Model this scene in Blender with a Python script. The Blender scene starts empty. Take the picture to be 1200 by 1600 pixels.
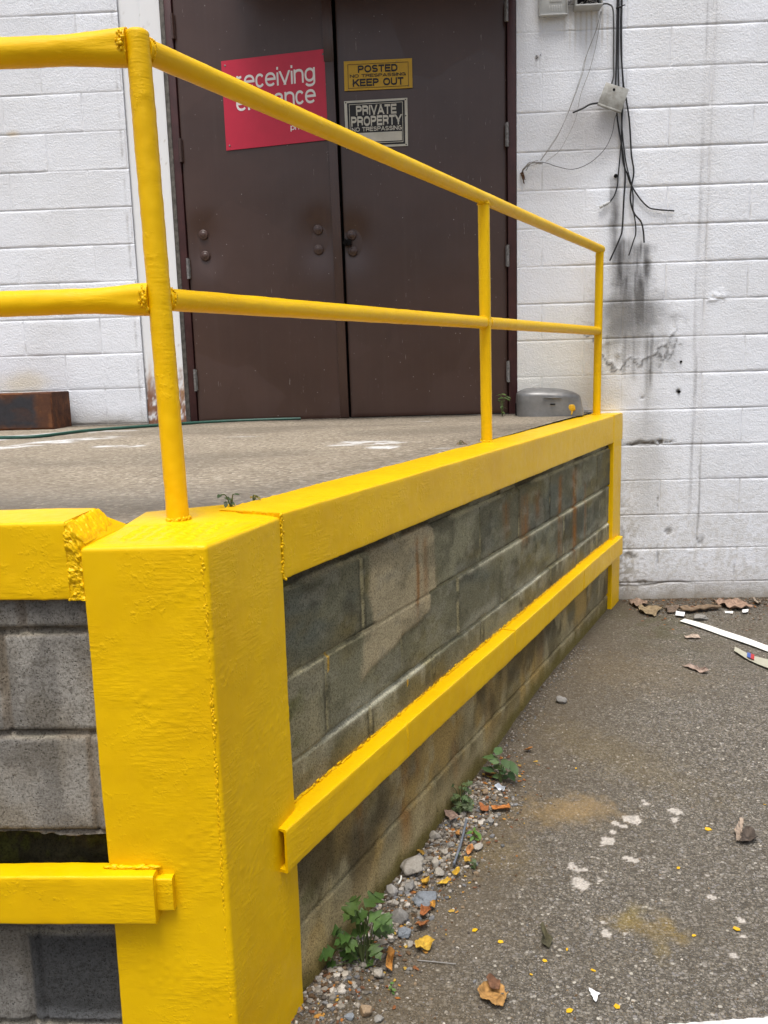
import bpy, bmesh, math, random
import numpy as np
from mathutils import Vector, Matrix, noise as mnoise

R = math.radians
scene = bpy.context.scene

# ------------------------------------------------------------------ camera
cam_d = bpy.data.cameras.new('camera')
cam = bpy.data.objects.new('camera', cam_d)
scene.collection.objects.link(cam)
scene.camera = cam
cam_d.sensor_fit = 'VERTICAL'
cam_d.sensor_height = 36.0
cam_d.lens = 30.655
cam_d.clip_start = 0.05
cam_d.clip_end = 2000
_p, _r, _y = R(9.63254), R(-1.66491), R(2.76526)
_f = Vector((-math.sin(_y) * math.cos(_p), math.cos(_y) * math.cos(_p), -math.sin(_p)))
_rt = Vector((math.cos(_y), math.sin(_y), 0))
_up = _rt.cross(_f)
_r2 = _rt * math.cos(_r) + _up * math.sin(_r)
_u2 = -_rt * math.sin(_r) + _up * math.cos(_r)
M = Matrix((_r2, _u2, -_f)).transposed().to_4x4()
M.translation = Vector((0, 0, 1.5))
cam.matrix_world = M

# ------------------------------------------------------------------ sky, sun, exposure
SUN_EL, SUN_AZ = R(73), R(188)          # azimuth clockwise from +Y: high behind the camera
world = bpy.data.worlds.new('World')
scene.world = world
world.use_nodes = True
wn = world.node_tree.nodes
wl = world.node_tree.links
bg = wn['Background']
sky = wn.new('ShaderNodeTexSky')
sky.sky_type = 'NISHITA'
sky.sun_disc = False
sky.sun_elevation = SUN_EL
sky.sun_rotation = SUN_AZ
sky.air_density = 1.0
sky.dust_density = 6.0
sky.ozone_density = 1.0
hsv = wn.new('ShaderNodeHueSaturation')
hsv.inputs['Saturation'].default_value = 0.60      # thin overcast: the dome is nearly white
wl.new(sky.outputs[0], hsv.inputs['Color'])
wl.new(hsv.outputs[0], bg.inputs[0])
bg.inputs[1].default_value = 0.105
sun_d = bpy.data.lights.new('sun', 'SUN')
sun_d.energy = 1.5
sun_d.angle = R(26)
sun_d.color = (1.0, 0.985, 0.965)
sun = bpy.data.objects.new('sun', sun_d)
scene.collection.objects.link(sun)
sd = Vector((math.sin(SUN_AZ) * math.cos(SUN_EL), math.cos(SUN_AZ) * math.cos(SUN_EL), math.sin(SUN_EL)))
sun.rotation_euler = sd.to_track_quat('Z', 'Y').to_euler()
scene.view_settings.view_transform = 'Standard'
scene.view_settings.look = 'None'
scene.view_settings.gamma = 1
scene.view_settings.use_curve_mapping = False
scene.view_settings.exposure = 0.77

rnd = random.Random(7)
COL = scene.collection

# ------------------------------------------------------------------ helpers: noise
def _h(ix, iy, seed):
    n = (ix.astype(np.int64) * 374761393 + iy.astype(np.int64) * 668265263 + seed * 974711) & 0xffffffff
    n = ((n ^ (n >> 13)) * 1274126177) & 0xffffffff
    return ((n ^ (n >> 16)) & 0xffff) / 65535.0
def vn(x, y, seed=0):
    ix, iy = np.floor(x), np.floor(y)
    fx, fy = x - ix, y - iy
    fx = fx * fx * (3 - 2 * fx); fy = fy * fy * (3 - 2 * fy)
    a, b = _h(ix, iy, seed), _h(ix + 1, iy, seed)
    c, d = _h(ix, iy + 1, seed), _h(ix + 1, iy + 1, seed)
    return (a * (1 - fx) + b * fx) * (1 - fy) + (c * (1 - fx) + d * fx) * fy
def fbm(x, y, seed=0, o=4):
    s, a, t = 0, 1, 0
    for i in range(o):
        s = s + a * vn(x * 2 ** i + 17.3 * i, y * 2 ** i - 9.1 * i, seed + i); t += a; a *= .5
    return s / t
def sst(a, b, x):
    t = np.clip((x - a) / (b - a), 0, 1)
    return t * t * (3 - 2 * t)
def mixc(c, k, a):
    a = np.clip(a, 0, 1)[..., None]
    return c * (1 - a) + np.array(k) * a

# ------------------------------------------------------------------ helpers: objects
def tag(o, label=None, cat=None, group=None, kind=None):
    if label: o['label'] = label
    if cat: o['category'] = cat
    if group: o['group'] = group
    if kind: o['kind'] = kind
    return o
def thing(name, loc, label, cat, group=None, kind=None):
    o = bpy.data.objects.new(name, None)
    o.empty_display_size = .1
    o.location = loc
    COL.objects.link(o)
    return tag(o, label, cat, group, kind)
def link(name, me, mat, parent=None, local=False):
    me.materials.clear()
    me.materials.append(mat)
    o = bpy.data.objects.new(name, me)
    COL.objects.link(o)
    if parent is not None:
        o.parent = parent
        if not local:
            w = Matrix.Translation(parent.location)
            p = parent
            m = Matrix.LocRotScale(p.location, p.rotation_euler, p.scale)
            while p.parent is not None:
                m = p.matrix_parent_inverse @ m
                p = p.parent
                m = Matrix.LocRotScale(p.location, p.rotation_euler, p.scale) @ m
            o.matrix_parent_inverse = m.inverted()
    return o
def mesh_of(name, v, f, smooth=True, col=None):
    me = bpy.data.meshes.new(name)
    me.from_pydata([tuple(map(float, p)) for p in v], [], [tuple(map(int, q)) for q in f])
    me.validate()
    if smooth: me.polygons.foreach_set('use_smooth', [True] * len(me.polygons))
    if col is not None: set_col(me, col)
    me.update()
    return me
def set_col(me, col, name='Col'):
    a = me.color_attributes.new(name, 'FLOAT_COLOR', 'POINT')
    c = np.ones((len(me.vertices), 4), np.float32)
    c[:, :col.shape[-1]] = col.reshape(-1, col.shape[-1])
    a.data.foreach_set('color', c.ravel())
def grid_mesh(name, P, col=None, extra=None, smooth=True):
    """P[nv,nu,3] -> a quad sheet; extra = (verts, faces) of the solid behind it."""
    nv, nu = P.shape[:2]
    idx = np.arange(nv * nu).reshape(nv, nu)
    q = np.stack([idx[:-1, :-1], idx[:-1, 1:], idx[1:, 1:], idx[1:, :-1]], -1).reshape(-1, 4)
    V = P.reshape(-1, 3)
    me = bpy.data.meshes.new(name)
    nq = len(q)
    me.vertices.add(len(V)); me.vertices.foreach_set('co', V.astype(np.float32).ravel())
    me.loops.add(nq * 4); me.loops.foreach_set('vertex_index', q.astype(np.int32).ravel())
    me.polygons.add(nq)
    me.polygons.foreach_set('loop_start', (np.arange(nq) * 4).astype(np.int32))
    me.polygons.foreach_set('use_smooth', [smooth] * nq)
    me.update(calc_edges=True)
    me.validate()
    if col is not None: set_col(me, col)
    if extra is not None:
        bm = bmesh.new(); bm.from_mesh(me)
        ev, ef = extra
        vs = [bm.verts.new(p) for p in ev]
        lay = bm.verts.layers.float_color.get('Col')
        if lay:
            m = tuple(np.asarray(col).reshape(-1, col.shape[-1]).mean(0)[:3]) + (1,)
            for v in vs: v[lay] = m
        for f in ef: bm.faces.new([vs[i] for i in f])
        bm.to_mesh(me); bm.free()
    return me
BOXF = [(0, 3, 2, 1), (4, 5, 6, 7), (0, 1, 5, 4), (1, 2, 6, 5), (2, 3, 7, 6), (3, 0, 4, 7)]
def boxv(x0, x1, y0, y1, z0, z1):
    return [(x0, y0, z0), (x1, y0, z0), (x1, y1, z0), (x0, y1, z0), (x0, y0, z1), (x1, y0, z1), (x1, y1, z1), (x0, y1, z1)]
class MB:
    """collects simple solids into ONE mesh"""
    def __init__(s): s.v = []; s.f = []
    def add(s, v, f):
        n = len(s.v); s.v += [tuple(p) for p in v]; s.f += [tuple(i + n for i in q) for q in f]; return s
    def box(s, x0, x1, y0, y1, z0, z1): return s.add(boxv(x0, x1, y0, y1, z0, z1), BOXF)
    def tube(s, path, r, seg=8, cap=True):
        v, f = tube_vf(path, r, seg, cap); return s.add(v, f)
    def mesh(s, name, smooth=False, bevel=0, bseg=2, col=None):
        me = mesh_of(name, s.v, s.f, smooth)
        bm = bmesh.new(); bm.from_mesh(me)
        if bevel:
            es = [e for e in bm.edges if len(e.link_faces) == 2 and e.calc_face_angle(0) > .6]
            bmesh.ops.bevel(bm, geom=es, offset=bevel, segments=bseg, profile=.5, affect='EDGES', clamp_overlap=True)
        bmesh.ops.recalc_face_normals(bm, faces=bm.faces)
        bm.to_mesh(me); bm.free()
        if bevel or smooth:
            me.polygons.foreach_set('use_smooth', [True] * len(me.polygons))
            if bevel: sharp(me)
        if col is not None: set_col(me, np.tile(np.array(col, float), (len(me.vertices), 1)))
        return me
def sharp(me, ang=.7):
    bm = bmesh.new(); bm.from_mesh(me)
    for e in bm.edges:
        if len(e.link_faces) == 2 and e.calc_face_angle(0) > ang: e.smooth = False
    bm.to_mesh(me); bm.free()
def smooth_path(pts, n=8):
    """Catmull-Rom through pts"""
    P = [Vector(p) for p in pts]
    if len(P) < 3:
        return [P[0].lerp(P[-1], i / n) for i in range(n + 1)]
    Q = [P[0] * 2 - P[1]] + P + [P[-1] * 2 - P[-2]]
    out = []
    for i in range(1, len(Q) - 2):
        a, b, c, d = Q[i - 1:i + 3]
        for k in range(n):
            t = k / n
            out.append(.5 * ((2 * b) + (c - a) * t + (2 * a - 5 * b + 4 * c - d) * t * t + (3 * b - a - 3 * c + d) * t ** 3))
    out.append(P[-1])
    return out
def tube_vf(path, r, seg=10, cap=True, fn=None):
    P = [Vector(p) for p in path]
    n = len(P)
    rr = r if hasattr(r, '__len__') else [r] * n
    t0 = (P[1] - P[0]).normalized()
    ref = Vector((0, 0, 1)) if abs(t0.z) < .9 else Vector((0, 1, 0))
    a = t0.cross(ref).normalized()
    v, f = [], []
    for i in range(n):
        t = (P[min(i + 1, n - 1)] - P[max(i - 1, 0)]).normalized()
        a = (a - t * a.dot(t)).normalized()
        b = t.cross(a)
        for k in range(seg):
            an = 2 * math.pi * k / seg
            d = a * math.cos(an) + b * math.sin(an)
            q = rr[i]
            if fn: q = fn(i / (n - 1), an, q, d)
            v.append(P[i] + d * q)
    for i in range(n - 1):
        for k in range(seg):
            k2 = (k + 1) % seg
            f.append((i * seg + k, i * seg + k2, (i + 1) * seg + k2, (i + 1) * seg + k))
    if cap:
        f.append(tuple(range(seg - 1, -1, -1)))
        f.append(tuple((n - 1) * seg + k for k in range(seg)))
    return v, f
def tube(name, path, r, mat, parent=None, seg=10, fn=None):
    v, f = tube_vf(path, r, seg, True, fn)
    me = mesh_of(name, v, f); sharp(me, 1.0)
    return link(name, me, mat, parent)
def roundpoly(pts, r, arc=5, res=None):
    """closed 2-D polygon with rounded corners, sides cut to pieces no longer than res"""
    n = len(pts); out = []
    for i in range(n):
        p, q, s = Vector(pts[i - 1]), Vector(pts[i]), Vector(pts[(i + 1) % n])
        rr = r[i] if hasattr(r, '__len__') else r
        d1, d2 = (p - q).normalized(), (s - q).normalized()
        if rr <= 0: out.append(q); continue
        for k in range(arc + 1):
            t = k / arc
            a, b = q + d1 * rr, q + d2 * rr
            out.append(a * (1 - t) ** 2 + q * 2 * t * (1 - t) + b * t * t)
    if res:
        o2 = []
        for i in range(len(out)):
            a, b = out[i], out[(i + 1) % len(out)]
            m = max(1, int((b - a).length / res))
            o2 += [a.lerp(b, k / m) for k in range(m)]
        out = o2
    return out
def sweep_vf(prof, fr, ts):
    """prof: 2-D points; fr(t) -> (origin, ex, ey). caps included"""
    n = len(prof); v, f = [], []
    for t in ts:
        o, ex, ey = fr(t)
        v += [o + ex * p[0] + ey * p[1] for p in prof]
    for i in range(len(ts) - 1):
        for k in range(n):
            k2 = (k + 1) % n
            f.append((i * n + k, i * n + k2, (i + 1) * n + k2, (i + 1) * n + k))
    f.append(tuple(range(n - 1, -1, -1)))
    f.append(tuple((len(ts) - 1) * n + k for k in range(n)))
    return v, f
def fixnormals(me):
    bm = bmesh.new(); bm.from_mesh(me)
    bmesh.ops.recalc_face_normals(bm, faces=bm.faces)
    bm.to_mesh(me); bm.free()
def roughen(me, layers, seed=0, mask=None):
    """push vertices along their normals: layers = [(amplitude, frequency, power)]"""
    off = Vector((seed * 3.1, seed * 1.7, seed * .9))
    nr = [v.normal.copy() for v in me.vertices]
    for v, n in zip(me.vertices, nr):
        d = 0
        for amp, fr, pw in layers:
            if pw == 'c':        # blisters in clusters
                g = mnoise.noise(v.co * 6.5 + off)
                if g > .08: d += amp * min(1, (g - .08) * 4) * max(0, mnoise.noise(v.co * fr + off)) ** 1.6
                continue
            q = mnoise.noise(v.co * fr + off)
            d += amp * (q if pw == 1 else max(0, q) ** pw)
        if mask: d *= mask(v.co)
        v.co += n * d
    me.update()
ICO = {}
def ico(sub):
    if sub not in ICO:
        bm = bmesh.new()
        bmesh.ops.create_icosphere(bm, subdivisions=sub, radius=1)
        ICO[sub] = (np.array([v.co[:] for v in bm.verts]), [[v.index for v in f.verts] for f in bm.faces])
        bm.free()
    return ICO[sub]
def lumps_mesh(name, items, sub=1, rough=.25, seed=1, cols=None, smooth=True):
    """items: (center, (rx,ry,rz), zrot) -> one mesh of small irregular lumps"""
    bv, bf = ico(sub); bf = np.array(bf)
    rg = np.random.default_rng(seed)
    nb = len(bv); V = np.zeros((len(items) * nb, 3)); F = []
    C = np.zeros((len(items) * nb, 3))
    for i, (c, s, rot) in enumerate(items):
        k = 1 + rough * (rg.random(nb) - .5) * 2
        q = bv * k[:, None] * np.array(s)
        ca, sa = math.cos(rot), math.sin(rot)
        q = np.stack([q[:, 0] * ca - q[:, 1] * sa, q[:, 0] * sa + q[:, 1] * ca, q[:, 2]], 1)
        V[i * nb:(i + 1) * nb] = q + np.array(c)
        if cols is not None: C[i * nb:(i + 1) * nb] = cols[i]
    F = (bf[None] + (np.arange(len(items)) * nb)[:, None, None]).reshape(-1, 3)
    me = bpy.data.meshes.new(name)
    me.vertices.add(len(V)); me.vertices.foreach_set('co', V.astype(np.float32).ravel())
    me.loops.add(len(F) * 3); me.loops.foreach_set('vertex_index', F.astype(np.int32).ravel())
    me.polygons.add(len(F)); me.polygons.foreach_set('loop_start', (np.arange(len(F)) * 3).astype(np.int32))
    me.polygons.foreach_set('use_smooth', [smooth] * len(F))
    me.update(calc_edges=True)
    if cols is not None: set_col(me, C)
    return me

# ------------------------------------------------------------------ helpers: materials
class NT:
    def __init__(s, name):
        s.m = bpy.data.materials.new(name); s.m.use_nodes = True
        s.t = s.m.node_tree; s.b = s.t.nodes['Principled BSDF']
        s.o = s.t.nodes['Material Output']
        s.tc = s.t.nodes.new('ShaderNodeTexCoord').outputs['Object']
    def n(s, typ, **kw):
        d = s.t.nodes.new('ShaderNode' + typ)
        for k, v in kw.items():
            if k.startswith('_'): setattr(d, k[1:], v)
            else: s.set(d.inputs[int(k[1:]) if k[0] == 'i' and k[1:].isdigit() else k.replace('__', ' ')], v)
        return d
    def set(s, sock, v):
        if hasattr(v, 'is_output') or isinstance(v, bpy.types.NodeSocket): s.t.links.new(v, sock)
        else:
            if isinstance(v, tuple) and len(v) == 3 and sock.type == 'RGBA': v = v + (1,)
            sock.default_value = v
    def noise(s, scale, detail=4, rough=.55, vec=None, dist=0):
        return s.n('TexNoise', Vector=vec or s.tc, Scale=scale, Detail=detail, Roughness=rough, Distortion=dist).outputs['Fac']
    def voro(s, scale, feature='F1', vec=None, out='Distance', rand=1.0):
        d = s.n('TexVoronoi', _feature=feature, Vector=vec or s.tc, Scale=scale, Randomness=rand)
        return d.outputs[out]
    def stretch(s, sx, sy, sz):
        return s.n('Mapping', Vector=s.tc, Scale=(sx, sy, sz)).outputs[0]
    def ramp(s, fac, stops, interp='LINEAR'):
        d = s.n('ValToRGB', Fac=fac); r = d.color_ramp; r.interpolation = interp
        while len(r.elements) < len(stops): r.elements.new(.5)
        for e, (p, c) in zip(r.elements, stops):
            e.position = p; e.color = (c, c, c, 1) if not hasattr(c, '__len__') else tuple(c) + (1,)
        return d.outputs[0]
    def math(s, op, a, b=0, c=None):
        d = s.n('Math', _operation=op); s.set(d.inputs[0], a); s.set(d.inputs[1], b)
        if c is not None: s.set(d.inputs[2], c)
        return d.outputs[0]
    def mix(s, fac, a, b, mode='MIX'):
        d = s.n('MixRGB', _blend_type=mode); s.set(d.inputs[0], fac); s.set(d.inputs[1], a); s.set(d.inputs[2], b)
        return d.outputs[0]
    def attr(s, name='Col'):
        return s.n('Attribute', _attribute_name=name).outputs['Color']
    def bump(s, pairs):
        nrm = None
        for h, st, dist in pairs:
            d = s.n('Bump', Height=h, Strength=st, Distance=dist)
            if nrm is not None: s.set(d.inputs['Normal'], nrm)
            nrm = d.outputs[0]
        s.set(s.b.inputs['Normal'], nrm)
    def done(s, base=None, rough=None, spec=None, metal=None, coat=None):
        if base is not None: s.set(s.b.inputs['Base Color'], base)
        if rough is not None: s.set(s.b.inputs['Roughness'], rough)
        if spec is not None: s.set(s.b.inputs['Specular IOR Level'], spec)
        if metal is not None: s.set(s.b.inputs['Metallic'], metal)
        return s.m

# ------------------------------------------------------------------ materials
def mat_yellow():
    t = NT('yellow enamel paint')
    big = t.noise(3.0, 5, .6); mid = t.noise(26, 4, .6)
    base = t.ramp(big, [(.3, (.735, .428, .0004)), (.52, (.79, .482, .0005)), (.75, (.82, .512, .0008))])
    base = t.mix(t.math('MULTIPLY', t.ramp(mid, [(.3, 1), (.46, 0)]), .14), base, (.62, .31, .001))
    grime = t.ramp(t.noise(70, 5, .7), [(.74, 0), (.82, 1)])
    base = t.mix(t.math('MULTIPLY', grime, .16), base, (.34, .18, .01))
    patch = t.ramp(t.noise(9, 3, .5), [(.44, 0), (.60, 1)])
    strokes = t.math('MULTIPLY', t.noise(1, 3, .55, vec=t.stretch(30, 30, 150)), patch)
    lumps = t.math('MULTIPLY', t.ramp(t.noise(95, 3, .6), [(.52, 0), (.72, 1)]), t.ramp(t.noise(13, 3, .5), [(.50, 0), (.62, 1)]))
    t.bump([(t.noise(11, 3, .5), .20, .005), (strokes, .55, .0022), (lumps, .42, .0018), (t.noise(240, 3, .6), .16, .0010)])
    r = t.ramp(t.noise(40, 4, .6), [(.3, .32), (.7, .50)])
    return t.done(base, r, .20)
def mat_whitewall():
    t = NT('white painted block')
    c = t.attr()
    c = t.mix(t.math('MULTIPLY', t.ramp(t.noise(9, 5, .65), [(.42, 0), (.75, 1)]), .10), c, (.52, .52, .50))
    pit = t.ramp(t.noise(210, 3, .7), [(.28, 1), (.38, 0)])
    c = t.mix(t.math('MULTIPLY', pit, .42), c, (.40, .40, .40))
    t.bump([(t.noise(38, 3, .6), .35, .004), (t.noise(105, 4, .62), .9, .0044), (t.noise(280, 3, .6), .35, .0016)])
    return t.done(c, .62, .35)
def mat_block():
    t = NT('bare concrete block')
    c = t.attr()
    sp = t.noise(170, 6, .85)
    dk = t.mix(1.0, c, (.42, .40, .36), 'MULTIPLY')
    c2 = t.mix(t.ramp(sp, [(.40, .95), (.50, 0)]), c, dk)
    c2 = t.mix(t.ramp(sp, [(.53, 0), (.68, .55)]), c2, t.mix(1.0, c, (1.6, 1.6, 1.58), 'MULTIPLY'))
    pits = t.ramp(t.voro(190), [(.16, 1), (.34, 0)])
    pm = t.ramp(t.noise(85, 3, .6), [(.50, 0), (.56, 1)])
    pits = t.math('MULTIPLY', pits, pm)
    c2 = t.mix(t.math('MULTIPLY', pits, .8), c2, t.mix(1.0, c, (.12, .11, .09), 'MULTIPLY'))
    h = t.math('SUBTRACT', sp, t.math('MULTIPLY', pits, .7))
    t.bump([(h, .9, .005), (t.noise(45, 4, .6), .45, .006)])
    return t.done(c2, .9, .2)
def mat_asphalt():
    t = NT('asphalt')
    w = t.n('MixRGB', _blend_type='ADD', i0=.004, i1=t.tc, i2=t.n('TexNoise', Vector=t.tc, Scale=90.0).outputs['Color']).outputs[0]
    v1c = t.voro(115, vec=w, out='Color'); v1 = t.voro(115, vec=w)
    v2c = t.voro(250, vec=w, out='Color'); v2 = t.voro(250, vec=w)
    s1 = t.n('SeparateColor', Color=v1c).outputs
    s2 = t.n('SeparateColor', Color=v2c).outputs
    stops = [(0, (.075, .069, .060)), (.30, (.135, .122, .102)), (.55, (.215, .196, .163)), (.8, (.32, .29, .245)), (.93, (.24, .23, .225)), (1, (.58, .54, .46))]
    c1 = t.ramp(s1[0], stops); c2 = t.ramp(s2[0], stops)
    big = t.ramp(s1[1], [(.46, 0), (.5, 1)])
    c = t.mix(big, c2, c1)
    gap = t.mix(big, t.ramp(v2, [(.45, 0), (.75, 1)]), t.ramp(v1, [(.45, 0), (.75, 1)]))
    c = t.mix(t.math('MULTIPLY', gap, .7), c, (.062, .054, .042))
    grit = t.noise(420, 3, .8)
    c = t.mix(t.ramp(grit, [(.6, 0), (.74, .6)]), c, (.46, .42, .34))
    c = t.mix(t.ramp(grit, [(.28, .6), (.4, 0)]), c, (.03, .028, .025))
    wear = t.noise(2.3, 6, .65)
    c = t.mix(t.ramp(wear, [(.3, .40), (.62, 0)]), c, (.125, .108, .082))
    tan = t.ramp(t.noise(330, 2, .6), [(.57, 0), (.64, 1)])
    c = t.mix(t.math('MULTIPLY', tan, .35), c, (.40, .28, .13))
    st = t.attr('Stain'); sa = t.n('Attribute', _attribute_name='StainA').outputs['Fac']
    br = t.ramp(t.noise(160, 4, .75), [(.30, 0), (.62, 1)])
    k = t.math('MULTIPLY', sa, t.math('ADD', t.math('MULTIPLY', br, .65), .38))
    kk = t.n('Clamp', Value=k).outputs[0]
    c = t.mix(kk, c, st)
    c = t.mix(1.0, c, (.88, .89, .90), 'MULTIPLY')
    h = t.math('SUBTRACT', t.math('MULTIPLY', grit, .5), t.math('MULTIPLY', gap, .8))
    t.bump([(h, .75, .006), (t.noise(30, 3, .5), .3, .006)])
    return t.done(c, .88, .25)
def mat_deck():
    t = NT('dusty platform concrete')
    sp = t.noise(65, 7, .9); v = t.voro(85, out='Color'); g = t.n('SeparateColor', Color=v).outputs[0]
    c = t.ramp(sp, [(.34, (.09, .07, .05)), (.45, (.27, .225, .16)), (.56, (.42, .36, .275)), (.68, (.78, .70, .56))])
    c = t.mix(.5, c, t.ramp(g, [(0, (.16, .13, .095)), (.4, (.33, .28, .21)), (.8, (.46, .40, .31)), (1, (.75, .68, .56))]))
    c = t.mix(t.ramp(t.noise(1.4, 5, .6), [(.35, .4), (.6, 0)]), c, (.24, .20, .15))
    st = t.attr('Stain'); sa = t.n('Attribute', _attribute_name='StainA').outputs['Fac']
    br = t.ramp(t.noise(90, 4, .75), [(.32, 0), (.55, 1)])
    k = t.n('Clamp', Value=t.math('MULTIPLY', sa, t.math('ADD', br, .25))).outputs[0]
    c = t.mix(k, c, st)
    c = t.mix(1.0, c, (.79, .79, .79), 'MULTIPLY')
    t.bump([(sp, .6, .004), (t.noise(20, 4), .3, .008)])
    return t.done(c, .9, .2)
def mat_door():
    t = NT('brown door enamel')
    c = t.mix(t.ramp(t.noise(2.2, 5, .6), [(.35, 0), (.7, 1)]), (.048, .0235, .0170), (.064, .033, .025))
    scr = t.ramp(t.noise(1, 3, .7, vec=t.stretch(190, 190, 11)), [(.69, 0), (.72, 1)])
    sm = t.ramp(t.noise(6, 3), [(.48, 0), (.60, 1)])
    dots = t.ramp(t.voro(24), [(.05, 1), (.075, 0)])
    dm = t.ramp(t.noise(13, 2), [(.5, 0), (.55, 1)])
    k = t.math('MAXIMUM', t.math('MULTIPLY', scr, sm), t.math('MULTIPLY', dots, dm))
    c = t.mix(t.math('MULTIPLY', k, .75), c, (.34, .31, .29))
    drip = t.ramp(t.noise(1, 4, .6, vec=t.stretch(30, 30, 1.2)), [(.5, 0), (.8, 1)])
    c = t.mix(t.math('MULTIPLY', drip, .25), c, (.075, .05, .042))
    t.bump([(t.noise(8, 2, .4), .06, .01), (t.noise(260, 2, .5), .08, .001)])
    cell = t.n('SeparateColor', Color=t.voro(2.6, out='Color', vec=t.n('MixRGB', _blend_type='ADD', i0=.06, i1=t.tc, i2=t.n('TexNoise', Vector=t.tc, Scale=5.0).outputs['Color']).outputs[0])).outputs[0]
    c = t.mix(t.ramp(cell, [(.55, 0), (.60, .16)]), c, (.080, .043, .034))
    r = t.ramp(cell, [(.0, .28), (.28, .29), (.36, .33), (.55, .33), (.60, .37), (1, .36)])
    return t.done(c, r, .55)
def mat_plain(name, c, rough=.6, spec=.4, metal=0, var=.25, scale=25, bump=.2, dark=None, dist=.002):
    t = NT(name)
    d = dark or tuple(x * (1 - var) for x in c)
    col = t.mix(t.ramp(t.noise(scale, 5, .65), [(.35, 0), (.68, 1)]), d, c)
    if bump: t.bump([(t.noise(scale * 5, 4, .6), bump, dist)])
    return t.done(col, rough, spec, metal)
def mat_col(name, rough=.85, spec=.25, bump=.5, scale=160, dist=.003, trans=0):
    t = NT(name)
    c = t.attr()
    c = t.mix(t.ramp(t.noise(scale, 4, .7), [(.3, .45), (.55, 0)]), c, t.mix(1.0, c, (.45, .42, .4), 'MULTIPLY'))
    if bump: t.bump([(t.noise(scale * 1.4, 4, .65), bump, dist)])
    return t.done(c, rough, spec)
def mat_rust():
    t = NT('rusted steel plate')
    n = t.noise(16, 5, .7)
    c = t.ramp(n, [(.3, (.035, .014, .008)), (.5, (.085, .03, .012)), (.7, (.17, .062, .02))])
    t.bump([(t.noise(90, 5, .7), .5, .003)])
    return t.done(c, .8, .3)
def mat_whitesteel():
    t = NT('white painted steel with rust')
    c = t.attr()
    t.bump([(t.noise(60, 4, .6), .25, .002)])
    return t.done(c, .5, .4)
def mat_leaf():
    t = NT('weed leaf')
    c = t.attr()
    c = t.mix(t.ramp(t.noise(60, 3), [(.35, .4), (.6, 0)]), c, t.mix(1.0, c, (.55, .62, .5), 'MULTIPLY'))
    t.bump([(t.noise(140, 3), .3, .002)])
    m = t.done(c, .55, .35)
    t.set(t.b.inputs['Subsurface Weight'], .12) if 'Subsurface Weight' in t.b.inputs else None
    t.b.inputs['Subsurface Radius'].default_value = (.004, .006, .002)
    return m

YEL = mat_yellow(); WALL = mat_whitewall(); BLOCK = mat_block(); ASPH = mat_asphalt(); DECK = mat_deck()
DOOR = mat_door(); RUST = mat_rust(); WSTEEL = mat_whitesteel(); LEAF = mat_leaf()
STONE = mat_col('loose stone'); DRY = mat_col('dry litter', .8, .3, .6, 70, .004)
BLACK = mat_plain('black cable sheath', (.014, .014, .016), .5, .45, 0, .3)
GREYC = mat_plain('grey cable sheath', (.10, .10, .10), .6, .4, 0, .4)
THIN = mat_plain('thin grey wire', (.30, .29, .27), .6, .4, 0, .3)
BROWNW = mat_plain('frayed brown wire', (.10, .05, .025), .7, .3)
GALV = mat_plain('galvanised steel', (.46, .46, .43), .48, .5, .35, .5, 22, .3, (.26, .25, .22))
HINGE = mat_plain('worn hinge steel', (.30, .29, .28), .45, .5, .4, .6, 60, .3)
DARK = mat_plain('dark void', (.010, .009, .009), .9, .1, 0, .3)
CAULK = mat_plain('dirty grey caulk', (.16, .15, .135), .8, .2, 0, .6, 40, .5)
MAROON = mat_plain('maroon frame paint', (.060, .020, .020), .45, .4, 0, .35, 12)
REDS = mat_plain('red sign face', (.58, .018, .055), .38, .45, 0, .12, 6, .04)
WHITES = mat_plain('white sign letters', (.82, .80, .79), .5, .4, 0, .04, 20, 0)
YELS = mat_plain('yellow sign face', (.56, .335, .02), .45, .4, 0, .12, 14, .05)
BLKS = mat_plain('black sign print', (.016, .015, .016), .5, .4, 0, .2, 20, 0)
CREAM = mat_plain('cream sign face', (.60, .58, .50), .5, .4, 0, .2, 14, .06)
UTIL = mat_plain('grey utility box plastic', (.50, .51, .50), .55, .4, 0, .22, 10, .1)
LAMP = mat_plain('weathered grey aluminium', (.27, .27, .265), .42, .5, .45, .4, 9, .2)
HOSE = mat_plain('green hose', (.018, .085, .060), .45, .45, 0, .3)
WPLAST = mat_plain('white plastic strip', (.80, .80, .74), .5, .4, 0, .06, 20, .05)
PAPER = mat_plain('white paper scrap', (.82, .83, .84), .8, .2, 0, .06, 40, .3)
LINEP = mat_plain('worn white road paint', (.68, .68, .66), .8, .2, 0, .3, 35, .5)
STEM = mat_plain('weed stem', (.10, .13, .045), .7, .3)
PIPEG = mat_plain('blue grey stick', (.16, .18, .21), .6, .3)
FOIL = mat_plain('crumpled foil', (.62, .66, .72), .35, .5, .5, .2, 50, .5)
YSPOT = mat_plain('yellow paint spot', (.72, .42, .01), .4, .5, 0, .1)
BLUEP = mat_plain('blue print', (.04, .10, .36), .5)
REDP = mat_plain('red print', (.45, .03, .03), .5)
ROOF = mat_plain('grey roofing', (.16, .16, .16), .9)

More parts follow.
